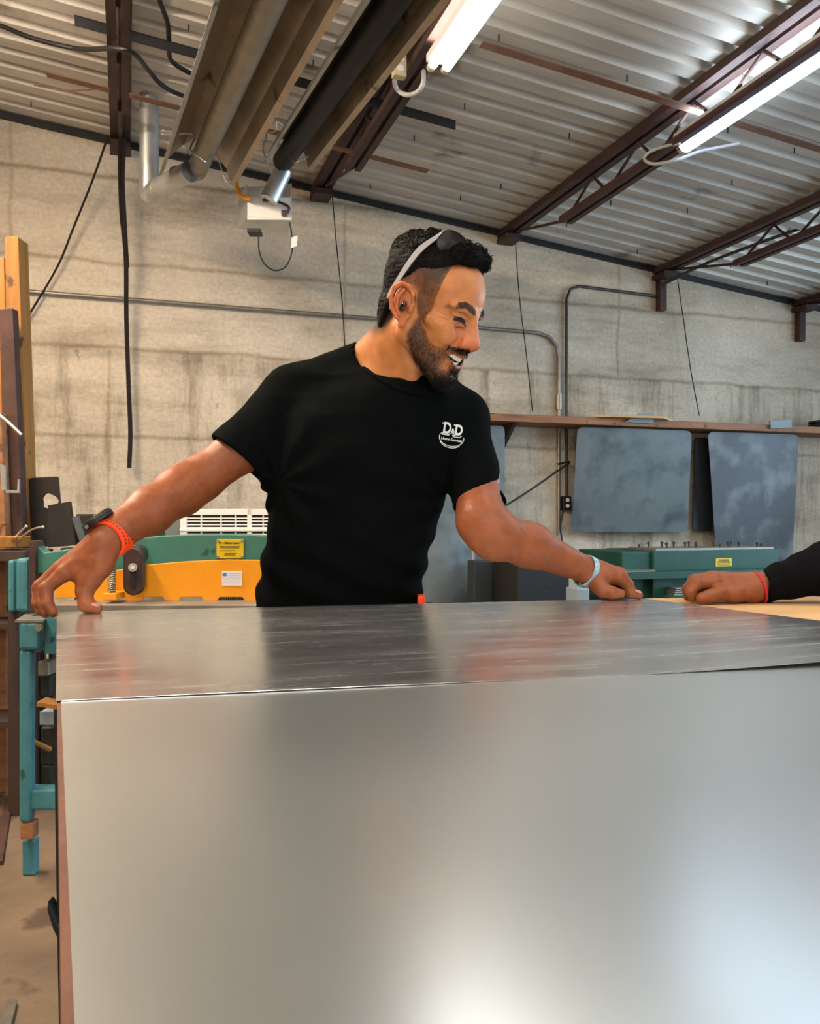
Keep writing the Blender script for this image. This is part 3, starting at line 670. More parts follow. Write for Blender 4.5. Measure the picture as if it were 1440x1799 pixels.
strip_lamp(-.9, .6, roofz(-.9)-.32, 2, 'added twin tube fill light overhead behind the camera at left', .062, .019, (25, (1, .88, .72)))  # extra unseen lamp, added for warm fill from behind left
# flex conduit and box
ob = PX(702, 112, 1.10); t = thing('outlet_box', 'beige ceiling outlet box beside the twin tube light', 'outlet', ob)
MB().box((ob.x-.028, ob.y-.01, ob.z-.055), (ob.x+.028, ob.y+.03, ob.z+.05)).build('box', 'beige', t, bevel=.003)
for dz in (-.024, .02): MB().tube([(ob.x, ob.y-.01, ob.z+dz), (ob.x, ob.y-.015, ob.z+dz)], .015, 14).build('socket', 'white_metal', t)
rope('flexible_conduit', [PX(697, 128, 1.10), PX(693, 145, 1.11), PX(700, 160, 1.14), PX(717, 167, 1.17), PX(735, 160, 1.19), PX(743, 145, 1.2), PX(744, 125, 1.21)], .010, 'flex', 'grey flexible conduit looping from the beige box to the twin tube light', 'conduit')
rope('flexible_conduit', [PX(1194, 252, 2.50), PX(1165, 258, 2.48), PX(1140, 268, 2.47), PX(1132, 280, 2.47), PX(1148, 288, 2.49), PX(1185, 282, 2.53), PX(1230, 266, 2.66), PX(1300, 252, 2.8)], .008, 'flex', 'grey flexible conduit curling from the end of the single tube light', 'conduit')

# ============================================================ BACK WALL, RIGHT SIDE
ysh = WALLY-.30
za_ = PW(900, 741, ysh).z; z1 = za_+.052
t = thing('wall_shelf', 'long rough brown wooden shelf fixed across the back wall', 'shelf', (3, WALLY-.15, za_))
xl = PW(800, 730, ysh).x
MB().box((xl-.1, ysh, z1-.05), (6.6, WALLY-.002, z1)).build('board', 'wood', t, bevel=.003)
for px in (905, 1600):
    x = PW(px, 740, ysh).x; MB().prism([(x, ysh+.03, z1-.05), (x, WALLY-.002, z1-.05), (x, WALLY-.002, z1-.26)], (.03, 0, 0)).build('bracket', 'darkwood', t)
p = PW(1105, 718, ysh)
o = MB().prism([(q_.x, q_.y, z1+.001) for q_ in (PW(1040, 723, ysh-.04), PW(1085, 712, ysh+.2), PW(1190, 716, ysh+.14), PW(1165, 723, ysh-.1))], (0, 0, .014)).build('plywood_offcut', 'ply'); tag(o, 'loose plywood offcut lying on the shelf', 'board')
o = MB().prism([PW(1098, 741, ysh-.02), PW(1125, 726, ysh-.02), PW(1148, 727, ysh-.02), PW(1148, 744, ysh-.02)], (0, .015, 0)).build('bent_sheet_scrap', 'carton'); tag(o, 'pale metal scrap clipped to the shelf edge under the plywood offcut', 'scrap')
o = MB().prism([PW(1353, 740, ysh-.02), PW(1390, 737, ysh-.02), PW(1391, 751, ysh-.02), PW(1354, 753, ysh-.02)], (0, .015, 0)).build('bent_sheet_scrap', 'carton'); tag(o, 'pale metal scrap on the shelf edge at the far right', 'scrap')
q = PW(1440, 722, ysh+.15)
t = thing('hose_coil', 'small dark coil lying on the shelf at the right edge', 'coil', (q.x, q.y, z1))
for k in range(3): MB().tube([(q.x+.08*math.cos(a), q.y+.07*math.sin(a), z1+.015+k*.024+.012*math.cos(a)) for a in [i*math.pi/10 for i in range(20)]], .012, 8, closed=True).build('loop', 'black_steel', t)

def hung_sheet(pts, Yt, Yb, m, label, th=.004, curve=.01, r=.05, name='sheet_metal_panel'):
    """rectangular metal sheet standing against the wall; pts = TL, TR, BR, BL"""
    tl, tr = PW(*pts[0], Yt), PW(*pts[1], Yt); tl.z = min(tl.z, z1-.06); tr.z = min(tr.z, z1-.06); br, bl = PW(*pts[2], Yb), PW(*pts[3], Yb)
    def fn(k):
        def f(u, v):
            cu = min(max(u, r), 1-r); cv = min(max(v, r), 1-r); du, dv = u-cu, v-cv; L_ = math.hypot(du, dv)
            if L_ > r: u, v = cu+du*r/L_, cv+dv*r/L_
            s = u
            p = (tl*(1-s)+tr*s)*(1-v)+(bl*(1-s)+br*s)*v
            e = 0
            p = p+Vector((0, -curve*math.sin(math.pi*u)-curve*.6*math.sin(2.3*v+u*2)+k, 0)); return p
        return f
    b = MB(); nu, nv = 40, 40; b.grid(fn(0), nu, nv); b.grid(fn(th), nu, nv); n = (nu+1)*(nv+1)
    ring = [i for i in range(nu+1)]+[j*(nu+1)+nu for j in range(1, nv+1)]+[nv*(nu+1)+i for i in range(nu-1, -1, -1)]+[j*(nu+1) for j in range(nv-1, 0, -1)]
    b.f += [(ring[i], ring[(i+1) % len(ring)], ring[(i+1) % len(ring)]+n, ring[i]+n) for i in range(len(ring))]
    return tag(b.build(name, m, smooth=True), label, 'metal sheet', 'metal sheets against the back wall')
hung_sheet([(1014, 750), (1214, 752), (1208, 934), (1003, 935)], 5.27, 5.40, 'blue_sheet', 'stained blue grey sheet with rounded corners hanging below the shelf')
hung_sheet([(1221, 768), (1252, 772), (1252, 933), (1216, 930)], 5.42, 5.45, 'dark_sheet', 'narrow dark sheet between the two large hanging sheets')
hung_sheet([(1243, 752), (1402, 756), (1392, 990), (1257, 982)], 5.27, 5.36, 'slate_sheet', 'tall slate grey sheet hanging behind the green machine')
hung_sheet([(790, 748), (886, 748), (886, 1075), (700, 1100)], 5.30, 5.15, 'blue_sheet', 'big pale blue grey sheet leaning on the wall behind the man\'s waist')
hung_sheet([(700, 900), (838, 905), (826, 1110), (690, 1110)], 4.9, 4.7, 'blue_sheet', 'bright bent metal sheet standing just right of the man\'s waist', curve=.05)
def leaning_box(x0, y0, x1, y1, Y, dy, m, name, label, cat):
    a, b_ = PW(x0, y0, Y), PW(x1, y1, Y); o = MB().box((a.x, Y, 0), (b_.x, Y+dy, a.z)).build(name, m, bevel=.008); return tag(o, label, cat)
leaning_box(832, 985, 866, 1050, 4.42, .1, 'dark_sheet', 'steel_cabinet', 'dark narrow cabinet just right of the bright bent sheet', 'cabinet')
leaning_box(868, 980, 906, 1050, 4.62, .1, 'black', 'steel_cabinet', 'black cabinet between two thin upright rods under the man\'s forearm', 'cabinet')
leaning_box(908, 987, 1000, 1050, 4.1, .3, 'black', 'storage_crate', 'wide black crate left of the pale carton, under the forearm', 'crate')
leaning_box(1014, 1034, 1036, 1050, 3.7, .12, 'carton', 'cardboard_carton', 'pale carton low on the floor behind the blue wristband', 'carton')
for px, py, lb in ((829, 955, 'left'), (857, 975, 'middle'), (891, 985, 'right')):
    a = PW(px, py, 4.55); o = MB().tube([(a.x, 4.55, 0), (a.x, 4.55, a.z)], .008, 8).build('upright_rod', 'conduit'); tag(o, 'thin upright grey rod, %s one of the three behind the elbow' % lb, 'rod', 'upright rods behind the elbow')

# green machine on the right
YG = 4.1
g = thing('forming_machine', 'dark green sheet forming machine on a stand behind the second person\'s hand', 'machine', (PW(1230, 1000, YG).x, YG+.2, 0))
a = PW(1150, 968, YG); b2 = PW(1368, 1003, YG); c3 = PW(1090, 972, YG+.5)
MB().box((a.x-.01, YG, b2.z), (b2.x, YG+.5, a.z)).build('body', 'green', g, bevel=.006)
a2 = PW(1092, 972, YG+.02); MB().box((a2.x, YG+.02, b2.z+.01), (a.x-.012, YG+.5, a.z-.004)).build('end_housing', 'green', g, bevel=.006)
MB().box((a.x+.02, YG+.02, a.z), (b2.x-.02, YG+.3, a.z+.012)).build('top_plate', 'bed', g)
for k in range(16):
    x = a.x+.03+k*(b2.x-a.x-.08)/15+random.uniform(-.01, .01); h = random.choice((.02, .03, .035)); yy = YG+.04+random.random()*.2
    MB().tube([(x, yy, a.z+.012), (x, yy, a.z+.012+h)], .006, 8).tube([(x, yy, a.z+.012+h*.6), (x, yy, a.z+.012+h*.85)], .011, 6).build('adjusting_bolt', 'cast', g)
l0, l1 = PW(1257, 981, YG-.002), PW(1285, 995, YG-.002)
wl = MB().box((l0.x, YG-.003, l1.z), (l1.x, YG-.0002, l0.z)).build('warning_label', 'placard', g, label='yellow warning label')
vs, fs = text_mesh('WARNING', .016, .0004); c0 = (l0+l1)/2
MB().add([(c0.x+v[0]*.9, YG-.0036, l0.z-.012+v[1]) for v in vs], fs).build('lettering', 'ink', wl)
for k in range(4): MB().box((l0.x+.01, YG-.0038, l1.z+.008+k*.0065), (l1.x-.01, YG-.003, l1.z+.010+k*.0065)).build('printed_line', 'ink', wl)
e0 = PW(1096, 1006, YG-.1); e1 = PW(1345, 1012, YG-.1)
MB().box((e0.x-.03, YG-.12, e1.z), (b2.x+.02, YG+.5, e0.z)).build('ledge', 'green', g, bevel=.003)
a3 = PW(1092, 1012, YG-.05); MB().box((a3.x+.03, YG-.02, .12), (b2.x-.03, YG+.45, e1.z)).build('cabinet_base', 'green', g, bevel=.006)
a4 = PW(1145, 1020, YG-.05); a5 = PW(1180, 1020, YG-.05); MB().box((a4.x, YG-.06, .1), (a5.x, YG-.02, e1.z)).build('front_column', 'green', g, bevel=.004)
for sx in (a3.x+.06, b2.x-.1):
    for sy in (YG+.02, YG+.36): MB().box((sx, sy, 0), (sx+.06, sy+.06, .13)).build('leg', 'green', g)
t0 = PW(1075, 998, YG-.1)
o = MB().prism([PW(1078, 1006, YG-.08), PW(1100, 1000, YG+.1), PW(1152, 1000, YG+.1), PW(1150, 1005, YG-.08)], (0, 0, .008)).build('steel_strip', 'bed'); tag(o, 'flat steel strip lying on the ledge of the green machine', 'strip')
for k in range(4):
    zz = e0.z*0+PW(1185, 1048, 3.9).z+k*.011
    a = PW(1184+k, 1040, 3.95); o = MB().box((a.x, 3.95, zz), (a.x+.10, 4.03, zz+.008)).build('metal_offcut', 'bed', bevel=.001)
    tag(o, '%s thin metal offcut in the small stack left of the second hand' % ['lowest', 'second lowest', 'second highest', 'topmost'][k], 'offcut', 'thin offcuts stacked behind the table')
stk = PW(1184, 1040, 3.95); zz = PW(1185, 1048, 3.9).z
o = MB().box((stk.x-.08, 3.8, zz-.03), (stk.x+.22, 4.0, zz)).box((stk.x-.05, 3.82, 0), (stk.x-.01, 3.86, zz-.03)).box((stk.x+.15, 3.82, 0), (stk.x+.19, 3.86, zz-.03)).box((stk.x-.05, 3.92, 0), (stk.x-.01, 3.96, zz-.03)).box((stk.x+.15, 3.92, 0), (stk.x+.19, 3.96, zz-.03)).build('work_stand', 'green'); tag(o, 'low green stand in front of the green machine holding thin offcuts', 'stand')

# ============================================================ LEFT: LUMBER AND RACK
def post(pts, d, dd, m, name, label, cat='lumber'):
    o = MB(MW).prism([C(px, py, d) for px, py in pts], (0, dd, 0)).build(name, m, bevel=.003); return tag(o, label, cat, 'lumber and bars standing at the left')
def toz(px, d): return (px, HZ+CAMZ*F/d)
post([(8, 418), (14, 414), (32, 416), (37, 560), (44, 760), (50, 960), (52, 1240), toz(55, 3.4), toz(20, 3.4), (14, 1000), (12, 700), (9, 470)], 3.4, .09, 'lumber', 'lumber_post', 'tall yellowish wooden post with splintered right edge at the far left')
post([(-14, 455), (7, 452), (10, 600), (14, 1240), toz(18, 3.5), toz(-8, 3.5)], 3.5, .06, 'lumber', 'lumber_post', 'orange brown board at the left edge behind the dark channel')
post([(-2, 543), (22, 541), (32, 760), (40, 940), toz(44, 3.3), toz(8, 3.3), (5, 800)], 3.3, .05, 'rust', 'steel_channel', 'very dark steel channel standing in front of the yellow post', 'steel bar')
post([(-26, 720), (2, 725), (10, 960), toz(12, 3.25), toz(-18, 3.25)], 3.25, .05, 'wood', 'lumber_post', 'brown board at the very left edge in front')
o = MB(MW).tube([C(-10, 722, 3.15), C(15, 742, 3.15), C(38, 764, 3.15)], .007, 8).build('bent_rod', 'wire'); tag(o, 'bright bent rod sticking out at the left edge above the rack', 'rod')
o = MB(MW).prism([C(0, 815, 3.2), C(8, 818, 3.2), C(10, 860, 3.2), C(2, 862, 3.2)], (0, .01, 0)).build('metal_clip', 'galv'); tag(o, 'upper pale metal clip on the dark channel', 'clip')
o = MB(MW).prism([C(10, 860, 3.19), C(30, 862, 3.19), C(31, 842, 3.19), C(33, 842, 3.19), C(33, 866, 3.19), C(10, 866, 3.19)], (0, .01, 0)).build('metal_clip', 'galv'); tag(o, 'lower bent metal clip on the dark channel', 'clip')
# rack
t = thing('storage_rack', 'dark wooden rack standing at the left edge beside the blue frame', 'rack', MW @ Vector((-1.6, 3.2, -CAMZ)))
zt = C(30, 966, 3.1).z
MB(MW).box((-1.9, 3.02, zt-.04), (-1.36, 3.26, zt)).build('top', 'darkwood', t, bevel=.004)
for xx in (-1.88, -1.43): MB(MW).box((xx, 3.04, -CAMZ), (xx+.05, 3.24, zt-.04)).build('side', 'darkwood', t)
for zz in (-.4, -.75): MB(MW).box((-1.84, 3.04, zz), (-1.43, 3.24, zz+.02)).build('shelf', 'darkwood', t)
o = MB(MW).box(C(-20, 943, 3.04), C(28, 962, 3.04)+Vector((0, .12, 0))).build('wood_block', 'lumber', bevel=.003); tag(o, 'yellow wood block on the rack at the left edge', 'wood block')
for pts, lb in (([(28, 955, 3.06), (45, 938, 3.04), (60, 929, 3.03), (75, 926, 3.02)], 'longer'), ([(22, 950, 3.06), (35, 935, 3.06), (46, 925, 3.06)], 'shorter')):
    t = thing('hook_wire', '%s silver wire hook sticking out over the wood block' % lb, 'hook', Wd(*pts[0]))
    MB(MW).tube(smooth_path([C(*p) for p in pts]), .004, 8).build('shaft', 'wire', t); MB(MW).ball(C(*pts[-1]), .006).build('tip', 'wire', t)

# bench with dark plates
zb = C(100, 962, 3.35).z
t = thing('steel_bench', 'dark steel bench behind the green and yellow shear', 'bench', MW @ Vector((-.9, 3.5, -CAMZ)))
MB(MW).box((-1.36, 3.32, zb-.03), (-.3, 3.75, zb)).build('top', 'plate', t, bevel=.003)
for xx in (-1.32, -.38):
    for yy in (3.36, 3.68): MB(MW).box((xx, yy, -CAMZ), (xx+.04, yy+.04, zb-.03)).build('leg', 'plate', t)
# plate with a round hole
def ringplate(out, c, r, d, dd, wob=0):
    n = 40; oc = C(*c, d); O = [C(px, py, d) for px, py in out]
    H = [oc+Vector((r*(1+wob*math.sin(5*a+1)*.5+wob*math.cos(3*a))*math.cos(a), 0, r*(1+wob*math.sin(4*a))*math.sin(a)*1.0)) for a in [2*math.pi*k/n for k in range(n)]]
    def hit(a):                                                      # ray from hole centre to outline
        dx, dz = math.cos(a), math.sin(a); best = None
        for i in range(len(O)):
            p, q = O[i], O[(i+1) % len(O)]; ex, ez = q.x-p.x, q.z-p.z; den = dx*ez-dz*ex
            if abs(den) < 1e-9: continue
            s = ((p.x-oc.x)*ez-(p.z-oc.z)*ex)/den; u = ((p.x-oc.x)*dz-(p.z-oc.z)*dx)/den
            if s > 0 and -1e-6 <= u <= 1+1e-6 and (best is None or s < best): best = s
        return oc+Vector((dx*best, 0, dz*best))
    angs = [2*math.pi*k/n for k in range(n)]; OO = [hit(a) for a in angs]; e = Vector((0, dd, 0))
    b = MB(MW); vs = H+OO+[p+e for p in H]+[p+e for p in OO]; fs = []
    for k in range(n):
        j = (k+1) % n; fs += [(k, j, n+j, n+k), (2*n+k, 3*n+k, 3*n+j, 2*n+j), (k, 2*n+k, 2*n+j, j), (n+k, n+j, 3*n+j, 3*n+k)]
    return b.add(vs, fs)
o = ringplate([(48, 840), (101, 837), (112, 958), (58, 962)], (87, 881), .032, 3.42, .012, .1).build('steel_plate', 'plate', smooth=False); tag(o, 'dark plate with a ragged round hole standing behind the blue frame', 'plate')
o = MB(MW).prism([C(84, 888, 3.38), C(122, 881, 3.38), C(133, 958, 3.38), C(84, 962, 3.38)], (0, .02, 0)).build('steel_plate', 'plate'); tag(o, 'smaller dark plate leaning in front of the one with a hole', 'plate')
o = MB(MW).prism([C(126, 910, 3.34), C(137, 905, 3.34), C(152, 950, 3.34), C(142, 958, 3.34)], (0, .012, 0)).build('slotted_bracket', 'slate_sheet'); tag(o, 'small teal bracket leaning beside the watch', 'bracket')
o = MB(MW).box(C(132, 903, 3.5), C(291, 962, 3.5)+Vector((0, .2, 0))).build('steel_case', 'plate', bevel=.006); tag(o, 'long dark case on the bench behind the green crown', 'case')
o = MB(MW).box(C(289, 899, 3.36), C(318, 962, 3.36)+Vector((0, .14, 0))).build('control_box', 'blue_sheet', bevel=.004); tag(o, 'small pale blue box left of the white air conditioner', 'box')
# window air conditioner
dA = 3.30; t = thing('air_conditioner', 'white window air conditioner with louvred front behind the shear', 'air conditioner', Wd(400, 962, dA+.2))
a = C(316, 894, dA); b_ = C(520, 962, dA)
sc_ = MB(MW)
sc_.box((a.x, dA+.02, b_.z), (b_.x, dA+.34, a.z)); sc_.build('case', 'white_metal', t, bevel=.008)
fr = MB(MW); fr.box((a.x, dA, a.z-.024), (b_.x, dA+.02, a.z)); fr.box((a.x, dA, b_.z), (b_.x, dA+.02, b_.z+.045)); fr.box((a.x, dA, b_.z), (a.x+.026, dA+.02, a.z)); fr.box((b_.x-.02, dA, b_.z), (b_.x, dA+.02, a.z))
mx_ = C(438, 900, dA).x; fr.box((mx_-.009, dA, b_.z), (mx_+.009, dA+.02, a.z)); fr.build('front_frame', 'white_metal', t, bevel=.002)
MB(MW).box((a.x+.02, dA+.012, b_.z+.02), (b_.x-.02, dA+.0195, a.z-.02)).build('grille_backing', 'black', t)
z = a.z-.036
while z > b_.z+.05:
    MB(MW).box((a.x+.02, dA+.002, z-.0028), (b_.x-.02, dA+.012, z+.0028)).build('louver', 'white_metal', t); z -= .0125
for px in (353, 388, 413, 462, 490): x = C(px, 900, dA).x; MB(MW).box((x-.0022, dA+.001, b_.z+.04), (x+.0022, dA+.012, a.z-.02)).build('grille_bar', 'white_metal', t)
MB(MW).box((a.x, dA-.004, C(0, 931, dA).z-.004), (b_.x, dA+.002, C(0, 931, dA).z+.006)).build('rail', 'white_metal', t)

# ============================================================ THE SHEAR (green crown, yellow guard, blue-green frame)
dS = 2.60
sh = thing('foot_shear', 'green and yellow foot operated sheet metal shear behind the man', 'shear', MW @ Vector((-.55, 2.7, -CAMZ)))
cr_l = [(57, 953), (62, 955), (78, 971), (97, 968), (140, 962), (190, 958), (217, 956), (243, 945), (285, 941), (333, 939), (400, 938)]
cr = cr_l+[(762-x, y) for x, y in cr_l[::-1][1:] if x < 362]
MB(MW).prism([C(x, y, dS) for x, y in cr]+[C(703, 1004, dS), C(59, 1008, dS)], (0, .05, 0)).build('crown', 'teal', sh, bevel=.004)
gy = [(96, 1012), (150, 1008), (187, 1005), (257, 992), (333, 986), (400, 983), (463, 984), (543, 988), (620, 1000), (665, 1012)]
bot = []
lugs = [(128, 158), (160, 182), (222, 247), (290, 314), (358, 381), (430, 450), (500, 524), (575, 598), (630, 650)]
for l, r in lugs[1:][::-1]: bot += [(r+4, 1049), (r, 1057), (l, 1057), (l-4, 1049)]
MB(MW).prism([C(x, y, dS-.08) for x, y in gy]+[C(665, 1049, dS-.08)]+[C(x, y, dS-.08) for x, y in bot]+[C(96, 1052, dS-.08)], (0, .012, 0)).build('finger_guard', 'yellow', sh, bevel=.002)
for i in range(14):
    x = 384+i*3.2; MB(MW).box(C(x, 1049, dS-.06), C(x+1.5, 1056, dS-.06)+Vector((0, .01, 0))).build('guard_pin', 'black_steel', sh)
bz = C(0, 1056, dS-.1).z
MB(MW).box((C(98, 0, 2.42).x, 2.40, bz-.045), (C(686, 0, dS).x, 2.68, bz)).build('bed', 'bed', sh, bevel=.003)
MB(MW).box((C(96, 0, dS).x, 2.53, bz-.16), (C(666, 0, dS).x, 2.68, bz-.045)).build('bed_beam', 'teal_blue', sh)
# placard with lettering
p0, p1 = C(381, 947, dS-.002), C(428, 981, dS-.002)
pl = MB(MW).box((p0.x, dS-.006, p1.z), (p1.x, dS-.0005, p0.z)).build('placard', 'placard', sh, label='yellow instruction placard')
for ex, ez in ((.004, .004), (.004, -.004), (-.004, .004), (-.004, -.004)):
    xx = p0.x+ex if ex > 0 else p1.x+ex; zz = p0.z-.005 if ez < 0 else p1.z+.005
    MB(MW).tube([(xx, dS-.006, zz), (xx, dS-.009, zz)], .0035, 10).build('rivet', 'bolt', pl)
vs, fs = text_mesh('Pre-Maintenance', .0105, .0003); cx_ = (p0.x+p1.x)/2
MB(MW).add([(cx_+v[0]*.95, dS-.0066, p0.z-.012+v[1]) for v in vs], fs).build('lettering', 'ink', pl)
for zz, xa, xb in ((.022, .1, .88), (.0265, .12, .84), (.035, .1, .7), (.044, .3, .72), (.0485, .28, .7)):
    MB(MW).box((p0.x+(p1.x-p0.x)*xa, dS-.0066, p0.z-zz-.0008), (p0.x+(p1.x-p0.x)*xb, dS-.006, p0.z-zz+.0008)).build('printed_line', 'ink', pl)
s0, s1 = C(390, 1004, dS-.081), C(425, 1029, dS-.081)
st_ = MB(MW).box((s0.x, dS-.0825, s1.z), (s1.x, dS-.0801, s0.z)).build('sticker', 'sticker', sh, label='white sticker with blue square')
MB(MW).box((s0.x+.002, dS-.0832, s0.z-.014), (s0.x+.0135, dS-.0825, s0.z-.004)).build('blue_square', 'blue', st_)
for k in range(6): MB(MW).box((s0.x+(.017 if k < 3 else .003), dS-.083, s0.z-.006-k*.0055), (s1.x-.004, dS-.0825, s0.z-.0052-k*.0055)).build('printed_line', 'greyink', st_)
# slotted link
def oval(cx, cy, hw, hh, d, n=24, sc=1.0):
    c = C(cx, cy, d); r = hw/F*d; L_ = (hh-hw)/F*d; out = []
    for k in range(n+1): a = math.pi*k/n; out.append(c+Vector((r*math.cos(a), 0, L_+r*math.sin(a))))
    for k in range(n+1): a = math.pi+math.pi*k/n; out.append(c+Vector((r*math.cos(a), 0, -L_+r*math.sin(a))))
    return out
lk = MB(MW).prism(oval(233, 1004, 17.5, 42, dS-.13), (0, .03, 0)).build('slotted_link', 'cast', sh, bevel=.004)
MB(MW).prism(oval(233, 1004, 15, 39, dS-.134), (0, .004, 0)).build('link_face', 'rust', lk)
MB(MW).prism(oval(233, 1013, 4.5, 22, dS-.1365), (0, .003, 0)).build('slot', 'black', lk)
MB(MW).tube([C(233, 997, dS-.145), C(233, 997, dS-.13)], .0125, 24).build('washer', 'conduit', lk)
MB(MW).tube([C(233, 997, dS-.152), C(233, 997, dS-.145)], .006, 6).build('bolt', 'bolt', lk)
MB(MW).prism(oval(233, 975, 17, 18, dS-.09), (0, .06, 0)).build('pivot_boss', 'cast', sh, bevel=.004)
MB(MW).tube([C(232, 965, dS-.12), C(232, 972, dS-.12)], .006, 10).build('pin', 'bolt', sh)
# spring
n_ = 17; c0 = C(196, 0, dS-.15); z0_ = C(0, 1040, dS-.15).z; z1_ = C(0, 978, dS-.15).z
MB(MW).tube([(c0.x+.0105*math.cos(a), c0.y+.0105*math.sin(a), z0_+(z1_-z0_)*a/(2*math.pi*n_)) for a in [k*math.pi/6 for k in range(12*n_+1)]], .0021, 6).build('spring', 'bolt', sh)
MB(MW).tube([(c0.x, c0.y, z0_-.02), (c0.x, c0.y, z1_+.06)], .005, 10).build('spring_rod', 'cast', sh)
MB(MW).box((c0.x-.02, c0.y-.02, z0_-.022), (c0.x+.02, c0.y+.06, z0_-.002)).build('spring_seat', 'yellow', sh, bevel=.003)
# side frame at left and its twin at right (behind the man)
def side(sx, mirror):
    def X(px, d): return (C(px, 0, d).x if not mirror else -C(px, 0, d).x+2*C(370, 0, dS).x)
    def bx_(x0, y0, x1, y1, d0, d1, n, m, bev=.008, par=sh, lab=None):
        za, zb = C(0, y0, d0).z, C(0, y1, d0).z; return MB(MW).box((X(x0, d0), d0, zb), (X(x1, d0), d1, za)).build(n, m, par, bevel=bev, label=lab)
    bx_(26, 981, 49, 1076, 2.62, 2.80, 'side_frame', 'teal_blue', .012)
    if not mirror: bx_(13, 984, 24, 1076, 2.72, 2.95, 'side_frame', 'teal_blue')
    bx_(50, 950, 62, 1076, 2.58, 2.64, 'guide_bar', 'rust', .003)
    MB(MW).prism([Vector((X(26, 2.48), 2.48, C(0, 1090, 2.48).z)), Vector((X(76, 2.48), 2.48, C(0, 1090, 2.48).z)), Vector((X(72, 2.6), 2.70, C(0, 1078, 2.62).z)), Vector((X(28, 2.6), 2.70, C(0, 1078, 2.62).z))], (0, 0, -.006)).build('frame_shelf', 'bed', sh)
    lt = bx_(31, 1091, 66, 1143, 2.48, 2.52, 'leg', 'teal_blue', .012)
    MB(MW).tube([(X(69, 2.48), 2.472, C(0, 1102, 2.48).z), (X(69, 2.48), 2.482, C(0, 1102, 2.48).z)], .011, 18).build('bolt', 'bolt', lt)
    bx_(32, 1143, 53, 1446, 2.49, 2.53, 'leg_column', 'teal_blue', .01, lt)
    bx_(35, 1446, 57, 1476, 2.495, 2.54, 'tape_wrap', 'wood', .004, lt)
    yb = HZ+CAMZ*F/2.53
    bx_(38, 1476, 60, yb, 2.53, 2.57, 'foot', 'teal_blue', .006, lt)
    bx_(18, 1060, 31, 1240, 2.75, 2.8, 'rear_strut', 'darkwood', .004)
    # linkage hanging inside the leg
    lg = bx_(77, 1088, 98, 1135, 2.55, 2.62, 'pivot_block', 'rust', .004)
    bx_(66, 1128, 100, 1140, 2.60, 2.66, 'cross_plate', 'teal_blue', .003)
    bx_(63, 1145, 69, 1390, 2.64, 2.68, 'link_rod', 'black_steel', .002)
    bx_(85, 1140, 93, 1400, 2.66, 2.70, 'link_rod', 'rust', .002)
    bx_(66, 1162, 86, 1188, 2.58, 2.64, 'clamp_block', 'bed', .004)
    bx_(70, 1188, 88, 1225, 2.60, 2.70, 'link_plate', 'black', .004)
    bx_(69, 1250, 103, 1274, 2.56, 2.62, 'bracket', 'carton', .003)
    bx_(70, 1278, 100, 1345, 2.62, 2.72, 'link_plate', 'black', .006)
    bx_(72, 1345, 88, 1385, 2.62, 2.70, 'hanger', 'black', .005)
    MB(MW).tube([Vector((X(58, 2.55), 2.55, C(0, 1303, 2.55).z)), Vector((X(88, 2.6), 2.6, C(0, 1317, 2.6).z))], .008, 8).build('lever_pin', 'lumber', sh)
side(0, False); side(0, True)
MB(MW).box((C(60, 0, 2.6).x, 2.50, -.86), (C(700, 0, 2.6).x, 2.56, -.80)).build('foot_treadle', 'teal_blue', sh, bevel=.006)
o = MB(MW).prism([C(64, 1241, 2.5), C(80, 1232, 2.52), C(103, 1236, 2.52), C(100, 1246, 2.5)], (0, 0, .012)).build('wood_shim', 'lumber'); tag(o, 'small split wood shim wedged between the blue leg and the table', 'shim')

# steel strips on the floor, bottom left
for pts, m, lb in (([(-14, 1410), (0, 1408), (-24, 1530), (-40, 1530)], 'rust', 'leftmost dark steel strip lying on the floor at the left edge'), ([(8, 1408), (22, 1408), (4, 1520), (-12, 1520)], 'rust', 'dark steel strip lying on the floor nearest the blue foot'), ([(12, 1768), (30, 1764), (12, 1840), (-12, 1840)], 'bolt', 'grey steel strip on the floor in the bottom left corner')):
    o = MB().prism([PZ(px, py, .001) for px, py in pts], (0, 0, .012)).build('steel_strip', m); tag(o, lb, 'steel strip', 'strips on the floor at left')

# ============================================================ TABLE AND SHEETS
TZ = .91; HT = CAMZ-TZ
def T(px, py, z=TZ): return MW.inverted() @ PZ(px, py, z)               # camera frame point on a horizontal plane
tb = thing('work_table', 'large wooden worktable under the steel sheets', 'table', MW @ Vector((.3, .9, -CAMZ)))
zt = TZ-.0022
tl = T(103, 1078, zt); bl = T(104, 1238, zt); b0 = T(117, 1799, zt)
ldir = (b0-bl).normalized(); far = T(1162, 1050.5, zt); fr_ = far+(far-tl).normalized()*1.4
near = b0+ldir*.55; nr = near+(far-tl).normalized()*2.7
top = [tl, far, T(1500, 1048, zt), Vector((1.9, 1.60, tl.z)), Vector((1.9, -.35, tl.z)), Vector((near.x, -.35, tl.z)), b0, bl]
MB(MW).prism(top, (0, 0, -.03)).build('top', 'ply', tb, bevel=.002)
def edge_band(p, q): MB(MW).bar(Vector((p.x+.0005, p.y, p.z-.0185)), Vector((q.x+.0005, q.y, q.z-.0185)), .004, .038).build('edge_band', 'edgewood', tb)
edge_band(bl, near); edge_band(tl+Vector((.0, 0, 0)), bl)
zf = -CAMZ
for x, y in ((near.x+.09, -.25), (1.7, -.25), (-.27, .76), (-.47, 1.28), (1.65, 1.45), (.6, 1.3)):
    MB(MW).box((x, y, zf), (x+.05, y+.05, tl.z-.03)).build('leg', 'black_steel', tb, bevel=.003)
MB(MW).box((-.25, .78, zf+.2), (1.7, .82, zf+.24)).build('stretcher', 'black_steel', tb)
